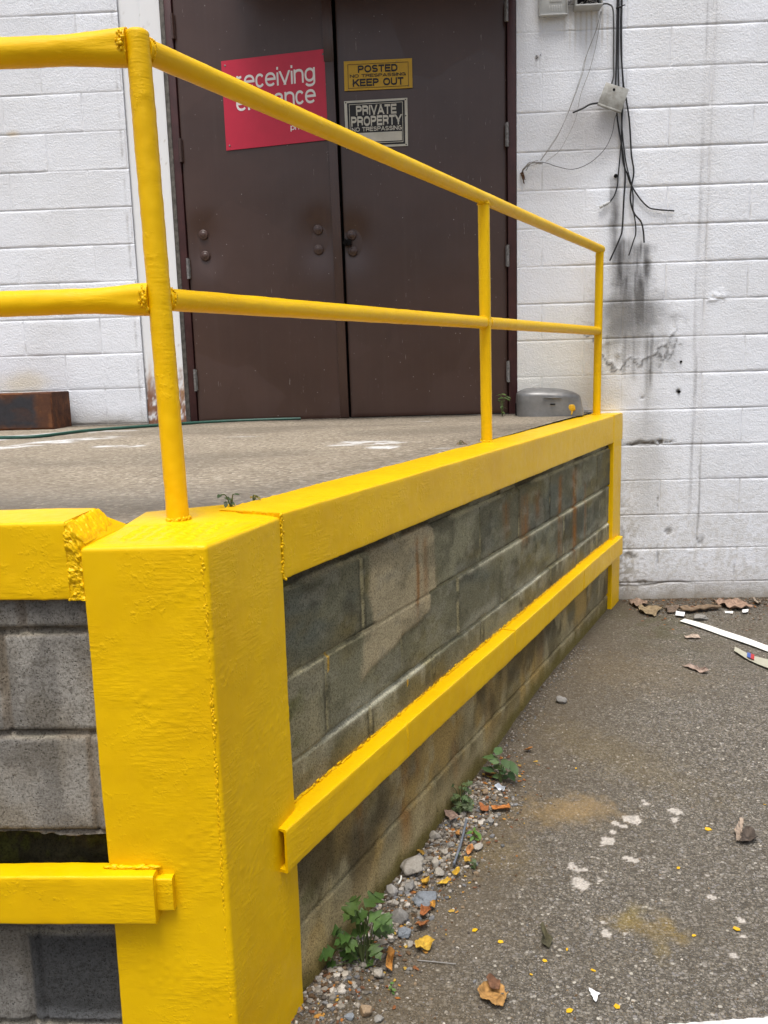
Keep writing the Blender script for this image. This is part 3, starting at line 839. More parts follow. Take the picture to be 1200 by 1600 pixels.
put(spot(*(-0.2395, 3.5189), .15, .065, .0, .3, 5, 1.1) * sst(.34, .46, fbm(X * 22, Y * 30, 301)), (.74, .74, .73)); put(spot(*(-0.1536, 3.3311), .06, .05, .0, .3, 6, .5), (.78, .78, .77)); put(spot(*(-0.3353, 3.4324), .05, .012, 0, .4, 7, .7), (.74, .74, .73)); put(spot(*(-0.8454, 3.9817), .10, .006, 0, .5, 7, .7), (.6, .6, .58)); put(spot(*(0.0103, 4.6163), .05, .012, 0, .5, 8, .7) * .7, (.6, .6, .58)); put(spot(*(0.0649, 3.2488), .04, .015, 0, .5, 9, .7) * .7, (.7, .7, .66))
me = grid_mesh('deck', P)
set_col(me, stain, 'Stain'); set_col(me, np.repeat(sa[..., None], 3, -1), 'StainA')
link('platform_deck', me, DECK, dock)

# bare block wall along the side
def block_sheet(name, us, vs, frame, joints_h, phase, bl, seed, paint, back):
    U_, V_ = np.meshgrid(us, vs)
    jh = np.array(joints_h)
    row = np.searchsorted(jh, V_)
    dzs = V_ - jh[np.argmin(np.abs(V_[..., None] - jh), -1)]
    dz = np.abs(dzs)
    ph = np.array(phase)[np.mod(row, len(phase))]
    dx = np.abs(np.mod(U_ - ph + bl / 2, bl) - bl / 2)
    bi = np.floor((U_ - ph) / bl)
    global wob
    wob = 1 + .9 * (fbm(U_ * 45, V_ * 45, seed + 9, 3) - .5)
    g = fbm(U_ * 14, V_ * 14, seed); fine = fbm(U_ * 70, V_ * 70, seed + 1, 3); f = fbm(U_ * 3, V_ * 2, seed + 2)
    H = -(np.exp(-(dz / (.0065 * wob)) ** 4) * .0105 * (.55 + .7 * g) + np.exp(-(dx / (.005 * wob)) ** 4) * .006 * sst(.05, .35, f + .3 * g))
    H += .003 * (_h(bi, row, seed) - .5) * 2 + .002 * (fine - .5) + .003 * (g - .5)
    mort = np.maximum(np.exp(-(dz / (.0065 * wob)) ** 4), np.exp(-(dx / (.005 * wob)) ** 4) * .8)
    rb = _h(bi, row, seed + 4)
    c, H = paint(U_, V_, H, mort, row, bi, rb, dz, dzs, dx, f, g, fine)
    P = frame(U_, V_, H)
    return link(name, grid_mesh(name, P, c, back), BLOCK, dock)
JS = [1.5 - 1.545, 1.5 - 1.334, 1.5 - 1.124, 1.5 - .915, 1.5 - .705, 1.5 - .497]
def side_paint(S_, Z, H, mort, row, bi, rb, dz, dzs, dx, f, g, fine):
    k = lambda fr, fz, sd, o=4: fbm(S_ * fr * .55, Z * fz * 1.5, sd, o)
    c = np.zeros(S_.shape + (3,)) + np.array((.185, .185, .150))
    c = c * (.68 + .58 * rb)[..., None]
    c = mixc(c, (.100, .118, .125), sst(.46, .60, k(3.2, 2.6, 90)) * .65)            # blue grey blocks
    c = mixc(c, (.25, .24, .17), sst(.50, .66, k(7, 5, 89)) * .34)                  # paler dusty clouds
    c = mixc(c, (.145, .120, .050), sst(.50, .66, k(5, 4, 91)) * .65)                # algae brown
    c = mixc(c, (.060, .058, .048), sst(.54, .66, k(11, 6, 88)) * .55)               # soot
    edge = np.minimum(dz, dx)
    c = mixc(c, (.075, .072, .055), np.exp(-(edge / .020) ** 2) * sst(.40, .60, k(9, 9, 87)) * .5)
    c = mixc(c, (.028, .026, .02), np.exp(-((dx - .011) / .006) ** 2) * sst(.38, .55, k(6, 9, 83)) * .75)
    c = mixc(c, (.43, .40, .29), np.exp(-(dx / (.0075 * wob)) ** 4) * sst(.36, .56, k(5, 12, 86)) * .62)
    c = mixc(c, (.42, .395, .29), np.exp(-(dz / .0080) ** 4) * sst(.32, .5, k(7, 4, 85)) * .70)
    c = mixc(c, (.022, .020, .014), np.exp(-((dzs - .0075) / .0034) ** 2) * sst(.34, .50, k(8, 5, 92)) * .95)  # shadow line painted along the upper side of each course joint
    # whitish salts that ran from the joint at mid height
    sr = k(38, 4, 93)
    z3 = JS[3]
    c = mixc(c, (.58, .58, .55), np.exp(-((Z - z3 + .004) / .0105) ** 2) * sst(.36, .56, k(7, 1, 94)) * .92)
    c = mixc(c, (.44, .44, .41), sst(z3 - .085, z3, Z) * (Z < z3) * sst(.48, .66, sr) * .5)
    c = mixc(c, (.33, .345, .345), sst(z3 + .085, z3, Z) * (Z >= z3) * sst(.42, .66, k(9, 13, 95)) * .6)
    z4 = JS[4]
    c = mixc(c, (.37, .365, .32), sst(z4 - .07, z4, Z) * (Z < z4) * sst(.50, .68, sr) * .3)
    c = mixc(c, (.46, .455, .41), np.exp(-((Z - z4 + .008) / .009) ** 2) * sst(.8, 1.0, S_) * sst(.35, .5, k(9, 1, 84)) * .75)
    # mortar smear trowelled across the joints near the pillar
    d = np.maximum(np.abs(S_ - .66) / .21, np.abs(Z - .865) / .15) + .30 * (fbm(S_ * 9, Z * 9, 96) - .5) + .22 * (S_ - .66) / .2 * (Z < .8)
    m = sst(1.06, .94, d)
    d2 = np.maximum(np.abs(S_ - .05) / .13, np.abs(Z - .62) / .19) + .5 * (fbm(S_ * 8, Z * 8, 97) - .5)
    m2 = sst(1.1, .7, d2) * .8
    H = H * (1 - .8 * np.maximum(m, m2)) + .0022 * m + .0015 * m * (fbm(S_ * 20 + Z * 60, Z * 20, 98) - .5)
    c = mixc(c, (.40, .35, .275), m * (.62 + .4 * g) ); c = mixc(c, (.31, .285, .215), m2 * (.35 + .5 * g))
    # rust and brown streaks
    for i, (s0, z0, z1, w, a) in enumerate([(.74, 1.0, .70, .012, .7), (.80, .99, .75, .02, .4), (1.55, .985, .80, .035, .55), (1.78, .98, .72, .05, .65), (1.95, .97, .80, .04, .5), (2.30, .99, .55, .03, .6), (2.55, .99, .50, .035, .85), (2.75, .9, .55, .02, .4), (.62, .36, -.02, .035, .85), (.72, .36, .0, .02, .6), (.34, .36, .05, .03, .5), (1.02, .36, .0, .03, .45), (1.35, .37, .05, .05, .4), (.16, .36, .0, .02, .4), (2.0, .37, .05, .05, .4)]):
        m = np.exp(-((S_ - s0 - .02 * (fbm(Z * 5, Z * 0, i) - .5)) / w) ** 2) * sst(z1, z1 + .1, Z) * sst(z0, z0 - .03, Z)
        c = mixc(c, (.23, .105, .030), m * np.clip(a * 1.25, 0, 1) * (.25 + .75 * sst(.2, .5, fbm(S_ * 60, Z * 9, 100 + i))))
    c = mixc(c, (.085, .085, .065), sst(.52, .66, fbm(S_ * 8, Z * 14, 111)) * .4)
    c = mixc(c, (.27, .27, .26), sst(.56, .70, fbm(S_ * 12 + 9, Z * 22, 112)) * .3)
    # dirty brown zone below the bump rail, moss at the foot
    lowm = sst(.40, .34, Z)
    c = mixc(c, (.36, .265, .120), lowm * (.25 + .75 * sst(.40, .60, k(6, 2.5, 118))))
    c = mixc(c, (.075, .062, .040), lowm * sst(.50, .64, k(7, 2.2, 119)) * .75)
    c = mixc(c, (.40, .365, .27), lowm * sst(.52, .66, k(16, 4, 120)) * .55)
    c = mixc(c, (.50, .42, .28), sst(.17, .05, Z) * .5)
    c = mixc(c, (.105, .088, .014), sst(.085, .02, Z - zg(np.full_like(S_, -.3) + S_ * .41, 1.87 + S_ * .91) + .05 * (g - .5)) * .8)
    c = mixc(c, (.09, .095, .03), sst(.55, .7, fbm(S_ * 7, Z * 9, 113)) * sst(.1, .0, np.abs(S_ - .03)) * .8)
    c = np.clip(c * np.array((1.30, 1.24, .98)), 0, .8)
    # dark gap of broken mortar tight under the beam, ragged yellow paint edge above the rail
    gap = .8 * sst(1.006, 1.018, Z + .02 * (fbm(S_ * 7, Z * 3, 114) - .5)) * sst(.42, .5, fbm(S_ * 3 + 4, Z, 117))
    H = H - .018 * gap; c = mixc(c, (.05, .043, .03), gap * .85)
    y = sst(.492 + .012 * fbm(S_ * 30, Z * 0, 115), .485, Z) * (Z > .44) + sst(.985, .99, fbm(S_ * 60, Z * 8, 116) + .0) * 0
    c = mixc(c, (.74, .42, .006), np.clip(y, 0, 1))
    for s0, z0, z1 in ((.215, .80, .745), (.655, .575, .55)):
        c = mixc(c, (.70, .40, .006), np.exp(-((S_ - s0) / .0035) ** 4) * ((Z < z0) & (Z > z1)))
    return c, H
vs_s = np.array(sorted(set(np.round(np.concatenate([np.arange(-.08, 1.05, .0075)] + [[j + k for k in (-.009, -.006, -.003, 0, .003, .006, .009)] for j in JS]), 4))))
us_s = cuts(-.02, 3.56, .0075, [p + .433 * k for p in (.166, .425, .17, .42, .196, .40) for k in range(-1, 9)], .006)
def side_frame(S_, Z, H):
    o = -.02 + H
    return np.stack([A.x + DR.x * S_ + NRM.x * o, A.y + DR.y * S_ + NRM.y * o, Z], -1)
b = [SP(-.02, -.05, -.08), SP(3.56, -.05, -.08), SP(3.56, -.22, -.08), SP(-.02, -.22, -.08)]
back = [tuple(q) for q in b] + [tuple(q + UP * 1.22) for q in b]
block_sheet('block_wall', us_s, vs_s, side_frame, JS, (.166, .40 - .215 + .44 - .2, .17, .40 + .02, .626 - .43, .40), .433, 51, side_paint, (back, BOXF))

# bare block wall along the front
JF = [-.04, 1.5 - 1.337, 1.5 - 1.123, 1.5 - .911, 1.5 - .700, 1.5 - .489, 1.085]
def front_paint(S_, Z, H, mort, row, bi, rb, dz, dzs, dx, f, g, fine):
    c = np.zeros(S_.shape + (3,)) + np.array((.355, .335, .298))
    c = c * (.85 + .25 * rb)[..., None]
    wide = np.exp(-(dz / .0105) ** 6) + np.exp(-(dx / .0105) ** 6)
    mort = np.clip(np.maximum(mort, wide * (Z > .4)), 0, 1); H = H - .004 * np.clip(wide, 0, 1) * (Z > .4)
    c = mixc(c, (.34, .28, .21), mort * .75)
    c = mixc(c, (.20, .165, .11), sst(.46, .64, fbm(S_ * 8, Z * 6, 131)) * .5)
    c = mixc(c, (.15, .14, .125), sst(.50, .66, fbm(S_ * 13, Z * 9, 138)) * .5)
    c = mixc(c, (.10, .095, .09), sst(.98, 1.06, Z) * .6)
    low = (Z < .40)
    # rough cement render low down, one dark block beside the pillar
    dk = low & (S_ > -.835)
    c = np.where(low[..., None], c * .62 + .04, c)
    m = sst(-.845, -.828, S_) * sst(.385, .355, Z) * sst(.150, .178, Z + .01 * (g - .5))
    c = mixc(c, (.060, .062, .064), m * .95)
    c = mixc(c, (.30, .31, .32), m * sst(.215, .165, Z + .05 * (g - .5)) * .55)
    c = mixc(c, (.25, .20, .15), low * (1 - m) * sst(.4, .7, f) * .5)
    H = H + np.where(low, .012 * (fbm(S_ * 11, Z * 8, 133) - .45) + .006 * (fbm(S_ * 45, Z * 30, 134) - .5), 0) * (1 - m)
    H = H - .010 * np.exp(-((S_ + .842) / .009) ** 2) * sst(.38, .35, Z) * sst(.15, .17, Z)
    # missing mortar above the rail: a dark mossy slot
    gp = sst(.586, .574, Z + .012 * (fbm(S_ * 18, Z * 2, 135) - .5)) * (Z > .45)
    H = H - .075 * gp * (.55 + .9 * (g - .2)); c = mixc(c, (.050, .043, .020), gp)
    c = mixc(c, (.085, .085, .016), gp * sst(.5, .62, fbm(S_ * 40, Z * 40, 136)) * .8)
    c = mixc(c, (.06, .055, .05), np.exp(-((dzs - .006) / .0035) ** 2) * sst(.35, .6, fbm(S_ * 9, Z * 9, 137)) * .8)
    c = mixc(c, (.36, .33, .25), np.exp(-((dzs + .006) / .003) ** 2) * sst(.35, .6, g) * .6)
    return c, H
vs_f = np.array(sorted(set(np.round(np.concatenate([np.arange(-.1, 1.10, .006)] + [[j + k for k in (-.009, -.006, -.003, 0, .003, .006, .009)] for j in JF]), 4))))
us_f = np.concatenate([np.arange(-3.2, -1.2, .03), cuts(-1.2, -.55, .0052, (-.829, -.842, -.813, -.668), .007)])
def front_frame(S_, Z, H): return np.stack([S_, 1.588 - H, Z], -1)
ex = boxv(-3.2, -.55, 1.70, 1.735, -.1, 1.17)
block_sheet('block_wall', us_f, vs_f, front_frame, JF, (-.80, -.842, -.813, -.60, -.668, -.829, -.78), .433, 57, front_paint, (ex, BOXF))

# yellow steel: edge beams
def steel_sweep(name, prof, fr, t0, t1, res, parent, layers, seed, mat=None, mask=None):
    v, f = sweep_vf(prof, fr, np.linspace(t0, t1, max(2, int((t1 - t0) / res))))
    me = mesh_of(name, v, f); fixnormals(me)
    roughen(me, layers, seed, mask); sharp(me, .9)
    return link(name, me, mat or YEL, parent)
PAINT = [(.0016, 6, 1), (.0006, 28, 1), (.0036, 80, 'c'), (.0022, 140, 'c')]
beam = roundpoly([(0, -.150), (0, 0), (-.168, 0), (-.168, -.150)], [.004, .007, .006, .004], 4, .012)
steel_sweep('edge_beam', beam, lambda t: (SP(t, 0, CAPZ), NRM, UP), .004, SL + .02, .014, dock, PAINT, 1)
fb = roundpoly([(0, -.150), (0, 0), (.165, 0), (.165, -.150)], [.005, .008, .006, .004], 4, .012)
steel_sweep('edge_beam', fb, lambda t: (Vector((t, 1.575, 1.226)), Vector((0, 1, 0)), UP), -3.2, -.676, .013, dock, PAINT, 2)

# corner pillar
PF = [(-.648, 1.572), (-.409, 1.572), (A.x, A.y), (-.43, 1.98), (-.648, 1.80)]
pil = roundpoly(PF, [.006, .007, .003, .01, .006], 5, .0048)
ts = list(np.linspace(-.10, 1.169, 290)) + [2 + k / 6 for k in range(1, 7)]
PCX, PCY = -.50, 1.74
def pfr(t):
    if t < 2: return Vector((0, 0, t)), Vector((1, 0, 0)), Vector((0, 1, 0))
    a_ = (t - 2) * math.pi / 2; k = 1 - .009 * (1 - math.cos(a_)) / .13
    return Vector((PCX * (1 - k), PCY * (1 - k), 1.169 + .009 * math.sin(a_))), Vector((k, 0, 0)), Vector((0, k, 0))
v, f = sweep_vf(pil, pfr, ts)
me = mesh_of('pillar', v, f); fixnormals(me)
roughen(me, [(.0022, 4, 1), (.0006, 18, 1), (.0020, 74, 'c'), (.0016, 130, 'c')], 5)
sharp(me, .9)
pillar = link('corner_post', me, YEL, dock)
# tread plate top with raised bars, rounded over at its rim
n_ = 90
u = np.linspace(0, 1, n_); U_, V_ = np.meshgrid(u, u)
c00, c10, c11, c01 = [np.array(q) for q in ((-.639, 1.582), (-.4175, 1.582), (A.x - .014, A.y - .006), (-.639, 1.79))]
XY = (c00 * ((1 - U_) * (1 - V_))[..., None] + c10 * (U_ * (1 - V_))[..., None] + c11 * (U_ * V_)[..., None] + c01 * ((1 - U_) * V_)[..., None])
X, Y = XY[..., 0], XY[..., 1]
e = np.minimum(np.minimum(U_, 1 - U_) * .24, np.minimum(V_, 1 - V_) * .25)
px, py = X / .026, Y / .026
par = np.mod(np.floor(px) + np.floor(py), 2)
fx, fy = np.mod(px, 1) - .5, np.mod(py, 1) - .5
bar = np.where(par == 0, np.exp(-((fx + fy) / .55) ** 4 - ((fx - fy) / .16) ** 2), np.exp(-((fx + fy) / .16) ** 2 - ((fx - fy) / .55) ** 4))
Zt = 1.1795 + .0048 * bar * sst(.02, .05, e) * (.5 + fbm(X * 20, Y * 20, 3)) - .0022 * sst(.010, 0, e) + .0016 * (fbm(X * 25, Y * 25, 2) - .5)
link('tread_plate', grid_mesh('tread', np.stack([X, Y, Zt], -1)), YEL, pillar)
# second cap piece between tread plate and beam
w = MB(); w.add([(-.636, 1.770, 1.12), (A.x - .018, A.y - .055, 1.12), SP(.03, -.165, 1.12), (-.45, 2.05, 1.12), (-.645, 1.95, 1.12), (-.636, 1.770, 1.1815), (A.x - .018, A.y - .055, 1.1815), SP(.03, -.165, 1.181), (-.45, 2.05, 1.181), (-.645, 1.95, 1.181)],
            [(4, 3, 2, 1, 0), (5, 6, 7, 8, 9), (0, 1, 6, 5), (1, 2, 7, 6), (2, 3, 8, 7), (3, 4, 9, 8), (4, 0, 5, 9)])
link('filler_plate', w.mesh('filler', bevel=.006), YEL, dock)
# weld bead down the pillar corner and the beam joint
rg = random.Random(3)
its = []
for i in range(620):
    z = -.06 + 1.215 * i / 620
    k = .45 + 1.0 * max(0, mnoise.noise(Vector((z * 9, 2, 0))) + .25) * (1.3 if z > .72 else .7)
    its.append(((-.4185 + rg.gauss(0, .0016) - .002 * math.sin(z * 5), 1.5727 + rg.gauss(0, .0006), z), ((.0016 + .0022 * rg.random() ** 2) * k, (.0016 + .0012 * rg.random()) * k, .003 + .004 * rg.random()), 0))
link('weld_bead', lumps_mesh('bead', its, 2, .22, 4), YEL, pillar)
its = []
for i in range(70):
    q = SP(.004 + rg.gauss(0, .0028), .0005, 1.035 + .148 * i / 70)
    its.append((q, (.0020 + .0014 * rg.random(),) * 2 + (.0034,), 0))
for i in range(50):
    q = SP(.004 + rg.gauss(0, .003), -.166 * i / 50, 1.184)
    its.append((q, (.0024, .002, .0012), 0))
link('weld_bead', lumps_mesh('bead2', its, 2, .25, 5), YEL, dock)
# coarse lumpy seam between the front beam and the pillar
xs = np.linspace(-.684, -.642, 44); vv = np.linspace(0, .315, 270)
X, V_ = np.meshgrid(xs, vv)
e_ = np.minimum(X - xs[0], xs[-1] - X) + .008 * (fbm(X * 40, V_ * 60, 201, 3) - .5)
rg_ = 1 - np.abs(2 * fbm(X * 150, V_ * 150, 202, 3) - 1); lump = fbm(X * 85, V_ * 85, 203, 3)
h_ = (.0016 + .0050 * sst(.35, .72, lump) + .0036 * (rg_ - .6)) * (1 - .25 * sst(.146, .2, V_)) * sst(.0, .009, e_) - .004 * sst(.004, 0, e_)
zt = 1.219 - (X + .680) / .04 * .034 * sst(-.002, .03, X + .680)
fold = .146
front = V_ < fold
Y = np.where(front, 1.579 - h_, 1.579 + (V_ - fold) * .98)
Z = np.where(front, 1.074 + V_ * (zt - 1.074) / fold, zt + h_ * 1.15 + .003 * sst(.05, .16, V_ - fold) * sst(0, .012, e_))
k_ = np.exp(-((V_ - fold) / .008) ** 2)
Y = Y - .5 * h_ * k_ * (~front); Z = Z + .5 * h_ * k_ * front
link('weld_seam', grid_mesh('seam', np.stack([X, Y, Z], -1)), YEL, dock)
w = MB(); w.add([(-.676, 1.580, 1.076), (-.640, 1.580, 1.076), (-.628, 1.80, 1.076), (-.676, 1.738, 1.076), (-.676, 1.580, 1.220), (-.644, 1.580, 1.180), (-.632, 1.80, 1.178), (-.676, 1.738, 1.216)], BOXF)
link('seam_fill', w.mesh('seamfill'), YEL, dock)

# wall post at the far end
po = roundpoly([(0, .002), (0, -.06), (.20, -.06), (.20, .002)], [.003, .003, .003, .004], 3, .03)
steel_sweep('wall_post', po, lambda t: (SP(3.296, 0, t), DR, NRM), .0, CAPZ + .001, .014, dock, PAINT, 7)

# bump rails: open steel channels
def chan(w_, h, t):      # (out, up): web outwards, open to the wall
    return [(0, 0), (0, h), (-w_, h), (-w_, h - t), (-t, h - t), (-t, t), (-w_, t), (-w_, 0)]
RAILP = [(.0018, 6, 1), (.0011, 30, 1), (.0022, 80, 'c')]
cp = roundpoly(chan(.052, .104, .0055), [.004, .005, .0015, .0015, .0015, .0015, .0015, .003], 3, .012)
r1 = steel_sweep('bump_rail', cp, lambda t: (SP(t, .031, .382 + .0015 * math.sin(t * 3)), NRM, UP), -.083, 3.43, .012, dock, RAILP, 9)
def wrag(s0, s1, n, f_): return [f_(s0 + (s1 - s0) * i / n) for i in range(n)]
its = []
for s_ in (.545, 1.50, 2.55):
    for i in range(26): its.append((SP(s_ + rg.gauss(0, .003), .028 - .045 * i / 26, .4862), (.0028 + .002 * rg.random(), .003, .002), 0))
    for i in range(22): its.append((SP(s_ + rg.gauss(0, .0025), .0310, .39 + .095 * i / 22), (.002, .0016, .004), 0))
for i in range(900):
    s_ = .0 + 3.4 * rg.random()
    its.append((SP(s_, -.0185 + rg.gauss(0, .0014), .485 + abs(rg.gauss(0, .0035))), (.005 + .009 * rg.random(), .002, .0018 + .0024 * rg.random()), -AL + 1.57))
for i in range(160):
    s_ = .3 + 3.1 * rg.random()
    its.append((SP(s_, .026 - .01 * rg.random(), .3815), (.005 + .007 * rg.random(), .002, .0012 + .002 * rg.random()), -AL + 1.57))
link('paint_ridge', lumps_mesh('ridge', its, 2, .3, 8), YEL, r1)
fp = roundpoly([(-q[0], q[1]) for q in chan(.050, .104, .008)], [.005, .006, .002, .002, .002, .002, .002, .004], 3, .012)
xe = -.548
r2 = steel_sweep('bump_rail', fp, lambda t: (Vector((t, 1.538, .421)), Vector((0, 1, 0)), UP), -3.2, xe, .012, dock, RAILP, 11)
w = MB(); w.box(xe - .006, xe + .0006, 1.541, 1.588, .423, .523); me = w.mesh('railend', bevel=.002); link('end_plate', me, YEL, r2)
sp_ = roundpoly([(0, 0), (0, .070), (.03, .070), (.03, 0)], .004, 3, .008)
steel_sweep('splice_piece', sp_, lambda t: (Vector((t, 1.553, .441)), Vector((0, 1, 0)), UP), xe - .01, -.515, .006, dock, [(.0016, 30, 1), (.0022, 70, 2)], 12)
its = [((xe - .10 + .10 * rg.random(), 1.566 + .004 * rg.random(), .527 + .004 * rg.random()), (.008 + .008 * rg.random(), .005, .003), 0) for i in range(30)]
link('weld_bead', lumps_mesh('bead3', its, 2, .3, 8), YEL, r2)

# ================================================================== THE HANDRAIL
p3b, p3t = Vector((.972, 4.972, CAPZ)), Vector((.979, 4.975, 2.083))
p1b, p1t = Vector((-.533, 1.832, 1.18)), Vector((-.549, 1.835, 2.132))
rail = thing('handrail', (-.53, 1.83, 1.18), 'yellow painted pipe handrail welded along the dock edge', 'railing')
def rough_pipe(seed, amp=.0007, fr=16):
    def fn(t, an, r_, d): return r_ + amp * mnoise.noise(Vector((math.cos(an) * 1.2 + seed, math.sin(an) * 1.2, t * fr * 3))) + amp * .8 * mnoise.noise(Vector((math.cos(an) * 4 + seed, math.sin(an) * 4, t * fr * 14)))
    return fn
def straight(a, b, n): return [Vector(a).lerp(Vector(b), i / n) for i in range(n + 1)]
pt = p1t + (p1t - p1b).normalized() * .022
rr_ = [.0238] * 108 + [.0235, .0228, .021, .0175, .012, .005]
path = straight(p1b - UP * .03, pt, 107) + [pt + UP * k for k in (.002, .0045, .007, .0095, .0115, .0125)]
tube('post', path, rr_, YEL, rail, 22, rough_pipe(1, .0009))
def on(frac, z): q = p1t.lerp(p3t, frac); return Vector((q.x, q.y, z))
m1 = Vector((-.541, 1.834, 1.646)); m3 = Vector((.975, 4.973, 1.646))
F2 = .519
q2t = p1t.lerp(p3t, F2); q2b = Vector((q2t.x + .004, q2t.y, CAPZ - .01)); q2m = m1.lerp(m3, F2)
tube('post', straight(q2b, q2t + UP * -.004, 60), .0222, YEL, rail, 18, rough_pipe(2))
tube('post', straight(p3b, p3t + UP * .012, 60), .0222, YEL, rail, 18, rough_pipe(3))
tube('top_rail', straight(p1t.lerp(p3t, .004), p3t + (p3t - p1t).normalized() * .024, 160), .0238, YEL, rail, 20, rough_pipe(4))
tube('mid_rail', straight(m1.lerp(m3, .004), m3.lerp(m1, .002), 160), .0232, YEL, rail, 20, rough_pipe(5))
def crushed(seed, r0):
    g_ = rough_pipe(seed, .0011)
    def fn(t, an, r_, d):
        k = max(0, (t - .955) / .045)
        r2_ = r_ * (1 + .30 * k * abs(d.z) - .18 * k * (1 - abs(d.z)))
        return g_(t, an, r2_, d)
    return fn
tr = straight((-3.2, 1.838, 2.137), p1t + Vector((-.020, 0, 0)), 200)
mr = straight((-3.2, 1.838, 1.649), m1 + Vector((-.020, 0, 0)), 200)
tl = tube('top_rail', tr, .0285, YEL, rail, 24, crushed(6, 0))
ml = tube('mid_rail', mr, .0262, YEL, rail, 24, crushed(7, 0))
def ring(c, ax, r_, n, jit, sz, seed):
    rg2 = random.Random(seed); ax = Vector(ax).normalized()
    e1 = ax.cross(Vector((.3, .2, 1))).normalized(); e2 = ax.cross(e1); out = []
    for i in range(n):
        a_ = 2 * math.pi * i / n
        q = Vector(c) + (e1 * math.cos(a_) + e2 * math.sin(a_)) * (r_ + rg2.gauss(0, jit)) + ax * rg2.gauss(0, jit * 1.6)
        s_ = sz * .62 * (.6 + .8 * rg2.random())
        out.append((q, (s_, s_, s_ * (.8 + .6 * rg2.random())), rg2.random() * 3))
    return out
its = ring(p1t + Vector((-.026, 0, .004)), (1, 0, 0), .029, 70, .0018, .0048, 1) + ring(p1t + Vector((-.031, 0, .004)), (1, 0, .1), .027, 50, .0018, .0042, 2)
link('weld', lumps_mesh('w1', its, 2, .28, 1), YEL, tl)
its = ring(m1 + Vector((-.026, 0, 0)), (1, 0, 0), .0265, 66, .0018, .0046, 3) + ring(m1 + Vector((-.031, 0, 0)), (1, 0, -.1), .026, 44, .0018, .0042, 4)
link('weld', lumps_mesh('w2', its, 2, .28, 2), YEL, ml)
dd = (p3t - p1t).normalized()
def weld(items, k, par=rail): link('weld', lumps_mesh('w%d' % k, items, 2, .25, k), YEL, par)
weld(ring(p1t + dd * .025, dd, .0243, 70, .0008, .0034, 5), 3)
weld(ring(m1 + dd * .025, dd, .0238, 70, .0008, .0034, 6), 4)
weld(ring(q2m - dd * .020, dd, .0235, 44, .0008, .0034, 7), 5)
weld(ring(q2m + dd * .020, dd, .0235, 44, .0008, .0034, 8), 6)
weld(ring(m3 - dd * .020, dd, .0235, 44, .0008, .0034, 7), 7)
weld(ring(q2t - UP * .022, UP, .0228, 44, .0008, .0034, 9), 8)
weld(ring(p1b + UP * .004, UP, .0242, 90, .0012, .0046, 10), 9)
weld(ring(Vector((q2b.x, q2b.y, CAPZ + .002)), UP, .0232, 60, .001, .0042, 11), 10)
weld(ring(p3b + UP * .002, UP, .0232, 50, .001, .004, 12), 11)

# ================================================================== SIGNS on the doors
def arc(cx, cy, rx, ry, a0, a1, n=14, e=2.3):
    out = []
    for i in range(n + 1):
        a = R(a0 + (a1 - a0) * i / n); c, s_ = math.cos(a), math.sin(a)
        k = (abs(c) ** e + abs(s_) ** e) ** (-1 / e)
        out.append((cx + rx * c * k, cy + ry * s_ * k))
    return out
